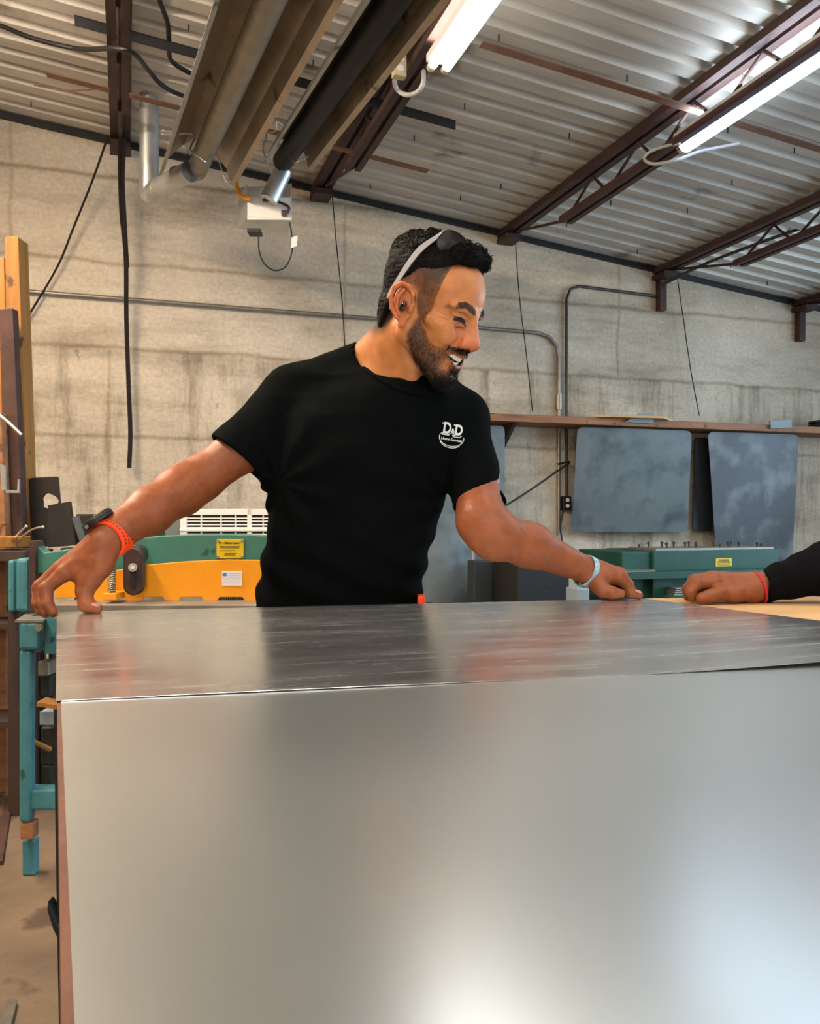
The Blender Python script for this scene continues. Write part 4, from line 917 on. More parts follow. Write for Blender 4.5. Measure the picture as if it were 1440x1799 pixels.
# black hanging rods with a fork beside the table
t = thing('hanging_clamp', 'black forked bar clamp hanging beside the left edge of the table', 'clamp', MW @ Vector((-.286, .7, -.9)))
MB(MW).tube([C(101, 1245, .73), C(104, 1400, .73), C(107, 1600, .72), C(111, 1810, .71), C(112, 2100, .71)], .0035, 8).build('bar', 'black', t)
MB(MW).tube([C(107, 1250, .74), C(109, 1420, .73), C(111, 1600, .72)], .0022, 8).build('rod', 'black_steel', t)
MB(MW).prism([C(83, 1583, .71), C(88, 1590, .71), C(102, 1625, .71), C(112, 1625, .71), C(113, 1655, .71), C(104, 1658, .71), C(92, 1632, .71), C(82, 1600, .71)], (0, .012, 0)).build('fork_jaw', 'black', t, bevel=.0015)
MB(MW).prism([C(97, 1290, .735), C(104, 1284, .735), C(105, 1345, .735), C(98, 1352, .735)], (0, .01, 0)).build('upper_jaw', 'black', t, bevel=.0015)

def sheet(name, m, label, quad, th, fz, nu=60, nv=24):
    a, b_, c, d = quad                                                # back-left, back-right, front-right, front-left in camera frame
    def fn(k):
        def f(u, v): p = (a*(1-u)+b_*u)*(1-v)+(d*(1-u)+c*u)*v; return Vector((p.x, p.y, p.z+fz(u, v)+k))
        return f
    b = MB(MW).grid(fn(0), nu, nv); b.grid(fn(-th), nu, nv); n = (nu+1)*(nv+1)
    ring = [i for i in range(nu+1)]+[j*(nu+1)+nu for j in range(1, nv+1)]+[nv*(nu+1)+i for i in range(nu-1, -1, -1)]+[j*(nu+1) for j in range(nv-1, 0, -1)]
    k0 = len(b.v); b.v += [b.v[i] for i in ring]+[b.v[i+n] for i in ring]; R2 = len(ring)
    b.f += [(k0+i, k0+(i+1) % R2, k0+R2+(i+1) % R2, k0+R2+i) for i in range(R2)]
    return tag(b.build(name, m, smooth=True), label, 'metal sheet', 'galvanised sheets on the worktable')
zl = TZ-.0009
fq = [T(106, 1222, zl), T(1500, 1158, zl), Vector((1.75, -.2, zl-CAMZ)), None]
fl = T(131, 1799, zl); dr = (fl-T(107, 1238, zl)).normalized(); fq[3] = fl+dr*.5
e_ = T(1440, 1178, zl); e0_ = T(107, 1236, zl)
ex = (e_-e0_).normalized(); fq[1] = e0_+ex*1.9+Vector((0, .02, 0)); fq[0] = e0_-dr*.3; fq[1] = fq[1]-dr*.28; fq[2] = fq[3]+ex*2.3
sheet('steel_sheet', 'front_sheet', 'large galvanised steel sheet nearest the camera, dull blurred shine', fq, .001, lambda u, v: 0)
zr = TZ
bq = [T(100, 1075, zr), T(1131, 1051.5, zr), None, T(98, 1231, zr)]
e1_ = T(700, 1200, zr); e2_ = T(1440, 1168, zr+.010); rd = (T(1440, 1091, zr)-bq[1]); bq[1] = bq[1]
ex2 = (T(1440, 1170, zr)-bq[3])
# front right corner: follow the right edge direction until it meets the front edge line
def isect(p, d, q, e):
    den = d.x*e.y-d.y*e.x; s = ((q.x-p.x)*e.y-(q.y-p.y)*e.x)/den; return p+d*s
bq[2] = isect(bq[3], ex2, bq[1], rd); bq[2].z = zr-CAMZ
def curl(u, v):
    g = max(0, (u-.45)/.55); return .0115*(v**5)*(g*g*(3-2*g))*(1-.25*max(0, (u-.8)/.2))+.0006*math.sin(u*9)*v
sheet('steel_sheet', 'back_sheet', 'thin smudged steel sheet at the far side of the table, its front edge curling up', bq, .0004, curl, 90, 60)
print('quads', bq, fq)

# ============================================================ PEOPLE
SK = A(srgb('b87848')); SKH = A(srgb('8a4e2e'))
# ---- head, local frame: x forward, y to the person's left, z up, origin between the ears
def head_sdf(neck_dir, ears=True):
    s = SDF()
    s.add(f_ell((-.001, 0, .050), (.089, .0745, .082)), .01)
    s.add(f_ell((.040, 0, .048), (.056, .059, .058)), .02)
    s.add(f_ell((.042, 0, -.022), (.047, .055, .064)), .02)
    for m in (1, -1):
        s.add(f_cap((.0, m*.052, -.035), (.064, m*.020, -.090), .018, .018), .02)
        s.add(f_cap((.005, m*.060, .02), (.0, m*.052, -.035), .014, .018), .02)
        s.add(f_ell((.067, m*.038, -.025), (.023, .021, .019)), .012)      # smiling cheek
        s.add(f_cap((.045, m*.058, -.004), (.072, m*.045, -.012), .012, .012), .012)
    s.add(f_ell((.0675, 0, -.094), (.020, .023, .019)), .012)
    s.add(f_ell((.071, 0, -.052), (.025, .032, .028)), .012)
    for m in (1, -1):
        s.sub(f_ell((.097, m*.031, .009), (.016, .018, .010)), .012)
        s.add(f_cap((.090, m*.010, .026), (.078, m*.046, .027), .0085, .008), .010)
        s.add(f_ell((.0750, m*.031, .009), (.0145, .0155, .012)), .004)
        s.add(f_cap((.087, m*.020, .0135), (.076, m*.044, .0165), .0045, .004), .003)
        s.add(f_cap((.087, m*.020, .0005), (.076, m*.043, .0015), .0045, .004), .004)
    s.add(f_cap((.091, 0, .022), (.106, 0, -.021), .0080, .0105), .008)
    s.add(f_ell((.1065, 0, -.026), (.0130, .0145, .0120)), .006)
    for m in (1, -1):
        s.add(f_ell((.095, m*.0155, -.029), (.012, .0095, .0095)), .006)
        s.add(f_cap((.082, m*.008, .004), (.094, m*.0105, -.022), .0075, .0100), .010)
        s.sub(f_ell((.100, m*.0070, -.0390), (.0055, .0035, .003)), .002)
        s.poly([(.0925, m*.0245, -.024), (.086, m*.032, -.038), (.076, m*.040, -.050)], [.0034]*3, .006, True)
    # lips, then the open smile
    up_ = [(.0705, -.032, -.0475), (.084, -.021, -.0485), (.0925, -.009, -.0505), (.0945, 0, -.0515)]
    lo_ = [(.0695, -.032, -.0505), (.078, -.022, -.066), (.0830, -.010, -.0735), (.084, 0, -.075)]
    for P_, r in ((up_, .0042), (lo_, .0052)):
        P2 = P_+[(x, -y, z) for x, y, z in P_[::-1][1:]]; n_ = len(P2); s.poly(P2, [r*(.55+.45*math.sin(math.pi*i/(n_-1))) for i in range(n_)], .005)
    md = [(.075, -.0300, -.0490), (.085, -.020, -.0560), (.0915, -.009, -.0605), (.0935, 0, -.0615)]; md += [(x, -y, z) for x, y, z in md[::-1][1:]]
    s.poly(md, [.0026, .0060, .0078, .0080, .0078, .0060, .0026], .002, True)
    s.poly([(x-.009, y*.93, z) for x, y, z in md], [.0026, .0060, .0074, .0076, .0074, .0060, .0026], .002, True)
    for m in (1, -1):                                                    # squinting eye slits
        s.poly([(.0765, m*.043, .0080), (.0865, m*.035, .0090), (.0905, m*.026, .0078), (.0900, m*.018, .0042)], [.0012, .0030, .0034, .0016], .001, True)
        s.poly([(.083, m*.040, .0210), (.088, m*.031, .0215), (.089, m*.023, .0190)], [.001]*3, .003, True)
        s.poly([(.078, m*.044, -.008), (.086, m*.034, -.0115), (.0885, m*.024, -.010)], [.001]*3, .003, True)
    if ears:
        for m in (1, -1):
            P = lambda x, y, z: (x, m*y, z)
            s.add(f_ell(P(-.006, .079, .008), (.019, .0065, .031), Matrix.Rotation(R_(-14), 3, 'Y') @ Matrix.Rotation(R_(-14*m), 3, 'Z')), .006)
            hx = [P(.013, .077, .010), P(.012, .082, .026), P(.002, .087, .038), P(-.012, .0905, .041), P(-.023, .093, .031), P(-.026, .093, .014), P(-.020, .090, -.004), P(-.008, .085, -.018)]
            s.poly(hx, [.003, .0036, .004, .0042, .0042, .004, .0036, .0034], .003)
            s.add(f_ell(P(.002, .080, -.024), (.008, .0048, .010)), .004)
            s.sub(f_ell(P(.001, .090, .004), (.009, .0085, .013)), .003)
            s.poly([P(-.006, .089, .031), P(-.013, .090, .016), P(-.011, .0885, -.002), P(-.003, .086, -.013)], [.003, .0034, .003, .0026], .002)
            s.sub(f_cap(P(-.004, .0925, .035), P(-.0195, .0945, .016), .0018, .002), .002)
            s.add(f_ell(P(.0125, .081, .001), (.0045, .004, .007)), .003)
    return s
FADE_X = [-.12, -.075, -.05, -.035, -.025, .0, .012, .018, .024, .040, .046, .049, .052, .07, .1, .2]
FADE_Z = [-.055, -.060, -.050, -.03, .02, .036, .032, .0, -.020, -.012, .028, .046, .085, .094, .096, .098]
def hair_mask(Q):                                                        # signed height over the hairline
    return Q[:, 2]-np.interp(Q[:, 0], FADE_X, FADE_Z)
def beard_mask(Q):
    x, y, z = Q[:, 0], np.abs(Q[:, 1]), Q[:, 2]
    top = np.interp(x, [.010, .024, .034, .050, .064, .074, .080, .088, .094, .104, .12], [-.004, -.006, -.020, -.038, -.047, -.044, -.040, -.036, -.0355, -.0365, -.04])
    back = np.interp(z, [-.118, -.10, -.086, -.07, -.052, -.03, .0], [.046, .036, .026, .018, .011, .012, .018])
    m = sst(-.003, .007, top-z+pn(Q, 260, 3)*.004)*sst(-.003, .006, x-back+pn(Q, 200, 5)*.003)
    dens = sst(-.022, .026, top-z)*.75+.25+sst(.078, .086, x)*.55            # fuller toward the jaw and moustache
    bare = np.exp(-(((x-.078)/.012)**2+((y-.025)/.009)**2+((z+.072)/.012)**2))   # bare patch beside the soul patch
    mouth = sst(.0022, .0, np.abs(z+.0612-(y/.03)**2*.0115)-.0108*(1-.8*np.clip(y/.03, 0, 1)**2))*(x > .066)*(y < .034)
    return np.clip(m*np.clip(dens, 0, 1)*(1-.85*np.clip(bare*1.3, 0, 1)), 0, 1)*(1-np.clip(mouth, 0, 1)*.97), mouth
def head_colour(Q, bearded=True):
    x, y, z = Q[:, 0], Q[:, 1], Q[:, 2]; ay = np.abs(y); n = len(Q); c = np.tile(SK, (n, 1))
    def mixc(c, col, w): w = np.clip(w, 0, 1)[:, None]; return c*(1-w)+A(col)*w
    g = lambda cx, cy, cz, r: np.exp(-(((x-cx)**2+(ay-cy)**2+(z-cz)**2)/r**2))
    c = mixc(c, srgb('b8604a'), .55*g(.106, .006, -.022, .020)+.4*g(.085, .030, -.028, .02))
    c = mixc(c, srgb('b4543c'), .45*((ay > .081) & (x < .02) & (x > -.04) & (z > -.035) & (z < .05)))
    c = mixc(c, srgb('8a5238'), .5*g(.088, .030, .004, .016))
    hm = hair_mask(Q); fade = sst(-.005, .014, hm+pn(Q, 150, 8)*.004)*(.88+.12*sst(.050, .075, z+.03*(x < -.03)))*(1-.25*sst(.02, .04, x)*sst(.07, .02, z))
    fade = fade*((ay < .0835) | (z > .044))
    c = mixc(c, srgb('1c130e'), fade*.96*(1-.22*RNG.random(n)*(hm < .05)))
    if bearded:
        b, mo = beard_mask(Q); c = mixc(c, srgb('120b08'), b*(.97-.25*RNG.random(n)))
        gap = .0105*(1-.8*np.clip(ay/.03, 0, 1)**2); lip = sst(.0042, .0022, np.abs(np.abs(z+.0612-(y/.03)**2*.0115)-gap))*(x > .070)*(ay < .032)
        c = mixc(c, srgb('8c4836'), lip*.6)
    # mouth interior, eye slits, brows
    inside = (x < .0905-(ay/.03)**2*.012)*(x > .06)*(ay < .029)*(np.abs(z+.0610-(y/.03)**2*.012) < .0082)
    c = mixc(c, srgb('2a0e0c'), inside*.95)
    br = np.interp(ay, [.008, .020, .034, .048, .056], [.0265, .0310, .0345, .0305, .022]); wd = np.interp(ay, [.006, .012, .03, .05, .058], [.003, .0065, .0062, .0055, .001])
    c = mixc(c, srgb('1b110c'), sst(1.2, .7, np.abs(z-br)/wd+pn(Q, 400, 9)*.3)*(x > .06)*(ay > .008)*sst(.060, .046, ay)*.88)
    ez = np.interp(ay, [.018, .026, .035, .043], [.0040, .0075, .0090, .0082])
    c = mixc(c, srgb('140a08'), sst(.0056, .0030, np.abs(z-ez))*(ay > .0165)*(ay < .0455)*(x > .060))
    c = mixc(c, srgb('5c3022'), .75*sst(.0026, .0006, np.abs(z+.0045+(ay-.03)*.25))*(ay > .018)*(ay < .043)*(x > .062))
    #nl = np.interp(x, [.070, .076, .086, .0925], [-.056, -.050, -.038, -.024]); c = mixc(c, srgb('4a2418'), .7*sst(.0035, .001, np.abs(z-nl))*(ay > .019)*(x > .070)*(x < .096))
    for k, (z0, sl) in enumerate(((.010, .35), (.003, 0), (-.006, -.35))):     # laughter lines beside the eye
        c = mixc(c, srgb('7a452f'), .55*sst(.0014, .0004, np.abs(z-(z0+sl*(ay-.05))))*(ay > .0495)*(ay < .060)*(x > .045)*(x < .075))
    c = mixc(c, srgb('3a1a10'), .8*g(.104, .0065, -.037, .0045))
    return c
def head_matrix(ang, t):
    a, b_, c_ = ang
    return Matrix.Translation(Vector(t)) @ (Matrix.Rotation(a, 4, 'Z') @ Matrix.Rotation(b_, 4, 'Y') @ Matrix.Rotation(c_, 4, 'X'))
HV, HF = head_sdf(None).mesh(.0013)
HC = head_colour(HV); HC2 = head_colour(HV)
print('head', len(HV))

def hair_sdf():
    s = SDF()
    for m in (1, -1):
        s.add(f_cap((-.047, m*.030, .096), (-.005, m*.034, .106), .034, .037), .02)
        s.add(f_cap((-.005, m*.034, .106), (.040, m*.028, .108), .037, .033), .02)
        s.add(f_cap((-.046, m*.032, .060), (-.047, m*.030, .096), .0345, .034), .02)
        s.add(f_cap((-.044, m*.026, .0), (-.046, m*.032, .060), .035, .0345), .02)
        s.add(f_cap((-.044, m*.024, .0), (-.037, m*.020, -.050), .037, .036), .02)
        s.add(f_cap((-.02, m*.045, .082), (.030, m*.040, .092), .032, .022), .012)
    s.add(f_ell((.0, 0, .054), (.0915, .0765, .085)), .01)
    s.add(f_cap((.056, -.026, .114), (.048, .026, .116), .024, .024), .014)
    s.add(f_cap((.066, -.018, .102), (.056, .022, .102), .014, .013), .012)
    # keep only what lies over the hairline
    def low(Q): return np.interp(Q[:, 0], [-.12, -.09, -.06, -.03, 0, .03, .045, .06, .075, .2], [-.068, -.066, -.050, .030, .064, .072, .080, .098, .100, .100])-Q[:, 2]
    s.ops.append(('i', .022, low, A((0, 0, 0)), 1e9))
    s.disp = lambda P: (.0012+.0040*sst(.09, .125, P[:, 2]))*pn(P, 170, 2)*1.3+.0016*pn(P, 480, 4)
    return s
XV, XF = hair_sdf().mesh(.0022)

def hair_strands(n, V, N, mask, L0, L1, fwd, r=.00035, up=.6):
    idx = np.nonzero(mask)[0]; idx = idx[RNG.integers(0, len(idx), n)]; P = V[idx]+RNG.normal(size=(n, 3))*.0007
    Dm = N[idx]*up+A(fwd)+RNG.normal(size=(n, 3))*.35; Dm /= np.linalg.norm(Dm, axis=1)[:, None]
    L = RNG.uniform(L0, L1, n); return strands(P, Dm, L, r, RNG.normal(size=(n, 3))*(L*.25)[:, None])
XN = vnormals(XV, XF); HN = vnormals(HV, HF)

def make_head_parts(person, HM, beard=True):
    M = MW @ HM; parts = []
    top = XV[:, 2] > .098
    st = hair_strands(15000, XV, XN, top, .004, .012, (.35, .1, .0), .00065)
    st2 = hair_strands(8000, XV, XN, (XV[:, 2] <= .105), .003, .006, (-.2, 0, -.5), .0003)
    hm = hair_mask(HV); st3 = hair_strands(6000, HV, HN, (hm > .002) & (np.abs(HV[:, 1]) < .083) & (hm < .06), .0015, .0035, (-.1, 0, -.6), .0002, .5)
    XQ = np.concatenate([XF[:, [0, 1, 2]], XF[:, [0, 2, 3]]])
    np_object('hair', [(npM(M, XV), XQ), (npM(M, st[0]), st[1]), (npM(M, st2[0]), st2[1]), (npM(M, st3[0]), st3[1])], 'hair', person)
    if beard:
        b, mo = beard_mask(HV); pr = b > RNG.random(len(b))*.9+.08
        low = HV[:, 2] < -.072
        s1 = hair_strands(4200, HV, HN, pr & ~low, .002, .0045, (.1, 0, -.9), .00025, .55)
        s2 = hair_strands(5200, HV, HN, pr & low, .005, .011, (.15, 0, -.9), .0003, .7)
        ay = np.abs(HV[:, 1]); brz = np.interp(ay, [.008, .020, .034, .048, .056], [.0265, .0310, .0345, .0305, .022])
        s4 = hair_strands(2400, HV, HN, (HV[:, 0] > .070) & (HV[:, 2] > -.0495+.03*0) & (HV[:, 2] < -.0385) & (np.abs(HV[:, 1]) < .034) & (np.abs(HV[:, 1]) > .002), .0025, .0048, (.1, 0, -.8), .0003, .45)
        s5 = hair_strands(1800, HV, HN, (HV[:, 0] > .066) & (HV[:, 2] < -.082), .008, .014, (.2, 0, -.8), .0003, .7)
        np_object('beard', [(npM(M, s[0]), s[1]) for s in (s1, s2, s4, s5)], 'beard', person)
        s3 = hair_strands(1200, HV, HN, (np.abs(HV[:, 2]-brz) < .0050) & (ay > .009) & (ay < .052) & (HV[:, 0] > .06), .003, .006, (-.3, 0, .1), .00022, .4)
        np_object('eyebrows', [(npM(M, s3[0]), s3[1])], 'hair', person)
    # teeth on an arch
    b = MB(M)
    def arch(y): return .0878-(abs(y)/.03)**2*.0130
    for i in range(10):
        y = -.0255+i*.00567; w_ = .0026 if i not in (4, 5) else .0029; x = arch(y); sl = -2*y/.03**2*.0135
        ang = math.atan2(sl, 1); ca, sa = math.cos(ang), math.sin(ang); zt_ = -.0520+(y/.03)**2*.0060; zb_ = zt_-(.0090 if 2 < i < 7 else .0075)
        pts = []
        for zz in (zb_, zt_):
            for dx, dy in ((-.004, -w_), (.0008, -w_*.92), (.0012, 0), (.0008, w_*.92), (-.004, w_)):
                pts.append((x+dx*ca+dy*sa, y+dy*ca-dx*sa, zz))
        b.add(pts, [(4,3,2,1,0), (5,6,7,8,9)]+[(k, (k+1) % 5, 5+(k+1) % 5, 5+k) for k in range(5)])
    b.build('upper_teeth', 'teeth', person)
    b = MB(M)
    for i in range(8):
        y = -.0175+i*.005; x = arch(y)-.004; zt_ = -.0645+(y/.03)**2*.008; b.box((x-.004, y-.0022, zt_-.006), (x, y+.0022, zt_))
    b.build('lower_teeth', 'teeth', person)

def finger(s, pts, rs, k=.004): s.poly([C(*p) for p in pts], rs, k)
NAIL = []
# ---------------- the man
ORG = MW @ Vector((-.11, 1.70, -CAMZ))
man = thing('person', 'person in black t-shirt, bearded and laughing, leaning with both hands on the sheet', 'person', ORG)
HMX = head_matrix((-.51434, .34223, .0362), (.03075, 1.5569, .3650))
def hp(*p): return HMX @ Vector(p)
neckb = C(688, 668, 1.64)
SR = C(507, 700, 1.66); SL = C(812, 744, 1.67)
# head and neck
neck = SDF()
n0 = hp(-.025, 0, -.02)
neck.add(f_cap(n0, neckb, .056, .064), .01)
neck.add(f_cap(hp(-.035, 0, -.03), C(655, 650, 1.68), .045, .06), .02)
neck.add(f_cap(C(665, 658, 1.67), C(570, 690, 1.68), .044, .036), .03)
neck.add(f_cap(C(700, 672, 1.66), C(765, 715, 1.68), .044, .034), .03)
neck.add(f_ell(C(690, 722, 1.635), (.095, .078, .072)), .04)
neck.add(f_cap(hp(.030, -.018, -.075), C(705, 668, 1.585), .010, .007), .02)
neck.add(f_cap(hp(-.012, -.052, -.035), C(722, 680, 1.575), .012, .009), .022)    # neck tendon
NV, NF = neck.mesh(.003)
def arm_sdf(pts, rs):
    s = SDF(); s.poly([C(*p) for p in pts], rs, .02); return s
# his right arm (picture left)
a1 = arm_sdf([(507, 700, 1.66), (430, 785, 1.63), (350, 842, 1.60), (318, 862, 1.57), (262, 898, 1.50), (203, 936, 1.42)], [.044, .043, .0405, .0430, .0385, .0295])
a1.add(f_cap(C(208, 934, 1.425), C(188, 950, 1.41), .0275, .026), .015)
# metacarpals
W1 = (186, 950, 1.41)
for mp, r0, r1 in (((114, 1006, 1.388), .0155, .0135), ((106, 1000, 1.410), .0165, .0135), ((104, 1002, 1.432), .0155, .0125), ((106, 1008, 1.452), .014, .0115)):
    finger(a1, [W1, mp], [r0*1.25, r1], .014)
finger(a1, [(180, 962, 1.402), (140, 1003, 1.396)], [.021, .016], .014)
finger(a1, [(183, 955, 1.40), (176, 990, 1.395), (160, 1018, 1.388)], [.020, .020, .0165], .014)
finger(a1, [(142, 1000, 1.398), (150, 1022, 1.39)], [.014, .014], .012)            # web
finger(a1, [(160, 1015, 1.388), (148, 1040, 1.383), (152, 1062, 1.376), (171, 1069, 1.372)], [.0160, .0125, .0118, .0085], .008)
finger(a1, [(114, 1006, 1.388), (80, 1034, 1.378), (84, 1062, 1.368), (93, 1076, 1.366)], [.0130, .0110, .0092, .0078])
finger(a1, [(106, 1000, 1.410), (70, 1031, 1.402), (71, 1060, 1.390), (80, 1077, 1.384)], [.0135, .0115, .0096, .0080])
finger(a1, [(104, 1002, 1.432), (68, 1034, 1.427), (66, 1059, 1.412), (72, 1074, 1.404)], [.0125, .0108, .0092, .0078])
finger(a1, [(106, 1008, 1.452), (78, 1038, 1.450), (73, 1058, 1.436), (78, 1070, 1.428)], [.0112, .0096, .0084, .0072])
a1.disp = lambda P: .0006*pn(P, 220, 6)
# his left arm (picture right)
a2 = arm_sdf([(812, 744, 1.67), (835, 840, 1.60), (846, 915, 1.53), (868, 940, 1.525), (930, 958, 1.56), (1028, 1001, 1.615)], [.042, .0415, .0425, .0420, .0385, .0240])
a2.add(f_cap(C(1026, 1000, 1.614), C(1046, 1008, 1.62), .0235, .024), .012)
for mp, r0, r1 in (((1086, 1012, 1.600), .017, .0150), ((1087, 1010, 1.620), .017, .0150), ((1082, 1012, 1.640), .016, .0135), ((1074, 1016, 1.658), .015, .012)):
    finger(a2, [(1042, 1007, 1.62), mp], [r0*1.2, r1], .014)
finger(a2, [(1040, 1012, 1.606), (1052, 1028, 1.592)], [.019, .0165], .014)
finger(a2, [(1052, 1028, 1.592), (1058, 1038, 1.584), (1074, 1041, 1.578), (1090, 1043, 1.576)], [.0155, .0125, .0112, .0085], .006)
finger(a2, [(1086, 1012, 1.600), (1102, 1027, 1.606), (1108, 1041, 1.602), (1122, 1046, 1.600)], [.0145, .0115, .0100, .0080])
finger(a2, [(1087, 1010, 1.620), (1100, 1026, 1.632), (1095, 1040, 1.624), (1080, 1042, 1.614)], [.0145, .0120, .0105, .0085])
finger(a2, [(1082, 1012, 1.640), (1092, 1028, 1.652), (1086, 1041, 1.642), (1072, 1042, 1.630)], [.0130, .0110, .0098, .0082])
finger(a2, [(1074, 1016, 1.658), (1080, 1030, 1.668), (1074, 1041, 1.656), (1062, 1041, 1.644)], [.0115, .0098, .0088, .0076])
a2.disp = lambda P: .0006*pn(P, 220, 7)
A1V, A1F = a1.mesh(.002); A2V, A2F = a2.mesh(.002)
# torso rows: z, cx, rx, cy, ry (camera frame)
def row(y, xl, xr, d, ry, grow=0): k = d/F; return ((HZ-y)*k, ((xl+xr)/2-CXP)*k, (xr-xl)/2*k-grow, d, ry-grow)
def rows(g):
    return sorted([row(1180, 447, 735, 1.72, .125, g), row(1067, 451, 739, 1.70, .118, g), row(997, 460, 750, 1.69, .115, g), row(960, 466, 760, 1.685, .115, g), row(900, 472, 776, 1.675, .118, g), row(840, 474, 792, 1.665, .122, g),
                   row(790, 478, 806, 1.66, .122, g), row(740, 482, 818, 1.66, .112, g), row(705, 500, 800, 1.665, .092, g), row(680, 560, 775, 1.67, .07, g)])
body = SDF(); body.add(f_loft(rows(.016)), .02)
PEL = Vector((row(1180, 447, 735, 1.72, .1)[1], 1.73, -.30))
body.add(f_ell(PEL, (.145, .105, .12)), .04)
feet = []
for m in (-1, 1):
    hip = PEL+Vector((m*.085, 0, -.06)); kn = Vector((PEL.x+m*.12, 1.74, -.60)); an = Vector((PEL.x+m*.13, 1.80, -CAMZ+.09)); feet.append(an)
    body.add(f_cap(hip, kn, .080, .052), .03); body.add(f_cap(kn, an, .052, .036), .02)
for a_, b_ in ((SR, C(560, 690, 1.67)), (SL, C(760, 710, 1.67))): body.add(f_cap(a_, b_, .045, .05), .03)
BV, BF = body.mesh(.006)
def flat(V, c): return np.tile(A(c), (len(V), 1))
armc = lambda V: flat(V, SKH)
neckc = flat(NV, SK*.96)
ptsn = npM(HMX.inverted(), NV); bm_, _ = beard_mask(ptsn)
hfade = sst(-.010, .018, hair_mask(ptsn))*(ptsn[:, 0] < -.03)*.95; neckc = neckc*(1-hfade[:, None])+A(srgb('2a1c14'))*hfade[:, None]
MWM = MW
np_object('body', [(npM(MW @ HMX, HV), HF), (npM(MW, NV), NF), (npM(MW, A1V), A1F), (npM(MW, A2V), A2F), (npM(MW, BV), BF)], 'skin', man, [HC, neckc, armc(A1V), armc(A2V), flat(BV, SKH)])
make_head_parts(man, HMX)
# finger nails
nb_ = MB(MW)
for (p, q, r) in (((160, 1066, 1.372), (176, 1070, 1.370), .0062), ((1112, 1042, 1.598), (1125, 1047, 1.597), .0055)):
    a_, b_ = C(*p), C(*q); d = (b_-a_).normalized(); up_ = Vector((0, -.35, 1)); up_ = (up_-d*up_.dot(d)).normalized(); sd = d.cross(up_)
    nb_.ball((a_+b_)/2+up_*.0065, (1, 1, 1), 12, 8, Matrix((d*.008, sd*r, up_*.0025)).transposed())
MT['nail'] = mat('finger_nail', 'b07e66', .3, var=.05)
nb_.build('fingernails', 'nail', man)
# t-shirt
shirt = SDF(); shirt.add(f_loft(rows(0)), .02)
shirt.add(f_cap(C(640, 652, 1.665), C(512, 692, 1.665), .058, .050), .045)
shirt.add(f_cap(C(735, 690, 1.66), C(806, 730, 1.67), .058, .048), .04)
shirt.add(f_ell(C(690, 712, 1.64), (.115, .098, .075)), .04)
shirt.add(f_cone(C(512, 694, 1.665), C(417, 803, 1.625), .050, .063), .035)
shirt.add(f_cone(C(812, 738, 1.67), C(841, 886, 1.565), .050, .0475), .03)
shirt.sub(f_cone(C(442, 776, 1.64), C(411, 810, 1.622), .046, .0575), .004)
shirt.sub(f_cone(C(838, 866, 1.577), C(843, 900, 1.555), .0395, .0420), .004)
shirt.sub(f_ell(C(702, 598, 1.615), (.088, .12, .089)), .006)
shirt.sub(f_cap(C(702, 598, 1.615), C(720, 540, 1.6), .085, .09), .006)
shirt.inter(f_half((0, 0, -.30), (0, 0, -1)), .003)
shirt.sub(f_loft([(a, b_, c-.006, d, e-.006) for a, b_, c, d, e in rows(0) if a < -.2] + [(-.23, *row(1135, 449, 737, 1.71, .12, .006)[1:])] if False else [(-.42, row(1180, 447, 735, 1.72, .12)[1], .14, 1.72, .112), (-.275, row(1180, 447, 735, 1.72, .12)[1], .14, 1.72, .112)]), .004)
def folds(P):
    x, y, z = P[:, 0], P[:, 1], P[:, 2]
    f = .0016*pn(P, 30, 11)+.0010*pn(P, 75, 12)
    # pulls radiating from both armpits, drapes above the waist
    for (ax, az, s_) in ((-.245, .06, 1), (.07, .03, -1)):
        dx, dz = (x-ax)*s_, z-az; r = np.sqrt(dx*dx+dz*dz)+1e-6; th = np.arctan2(dz, dx); f = f+.0035*np.sin(th*9+r*10)*np.exp(-((r-.10)/.07)**2)
    f = f+.0028*np.sin((z*1.0+x*.45)*95+2*pn(P, 14, 5))*np.exp(-((z+.10)/.08)**2)
    return f
shirt.disp = folds
SV, SF_ = shirt.mesh(.0032)
tee = np_object('t_shirt', [(npM(MW, SV), SF_)], 'shirt', man)
# logo on the chest, laid onto the cloth
bvh = BVHTree.FromPolygons([Vector(v) for v in SV.tolist()], [tuple(f) for f in SF_.tolist()])
lc = C(794, 763, 1.5); hit = bvh.ray_cast(lc, lc.normalized()); lc = hit[0]; ln = hit[1]; print('logo', lc, ln)
xr = Vector((0, 0, 1)).cross(-ln).normalized()
if xr.x < 0: xr = -xr
fwd_ = (lc).normalized()
def onshirt(u, v):
    ang = R_(-9); u, v = u*math.cos(ang)-v*math.sin(ang), u*math.sin(ang)+v*math.cos(ang)
    p = lc+Vector((1, 0, 0))*u+Vector((0, 0, 1))*v-fwd_*.08; h = bvh.ray_cast(p, fwd_); q = h[0] if h[0] else p+fwd_*.08
    return q-fwd_*.0012
lg = MB(MW); k = lc.y/F                                                # metres per pixel there
def addtext(txt, size, cx, cy, bold, sx=1.0, arc=0.0):
    vs, fs = text_mesh(txt, size*k, bold*k); lg.add([tuple(onshirt(v[0]*sx+cx*k, v[1]+cy*k-arc*((v[0]*sx+cx*k)/k)**2*k)) for v in vs], fs)
addtext('D', 27, -10.0, 8.5, .9, .74); addtext('D', 25, 10.5, 8.0, .9, .74); addtext('&', 11, .6, 5.5, .35, .8)
for (x0, y0) in ((-10, 8.5), (10.5, 8)):
    for yy in (8.6, -9.2): lg.add([tuple(onshirt((x0+a)*k, (y0+b_)*k)) for a, b_ in ((-9.8, yy-1), (-5, yy-1), (-5, yy+1), (-9.8, yy+1))], [(0, 1, 2, 3)])
def dband(x0, y0, w0):
    pass
addtext('Home Services', 6.6, .5, -9.5, .15, .92, .0)
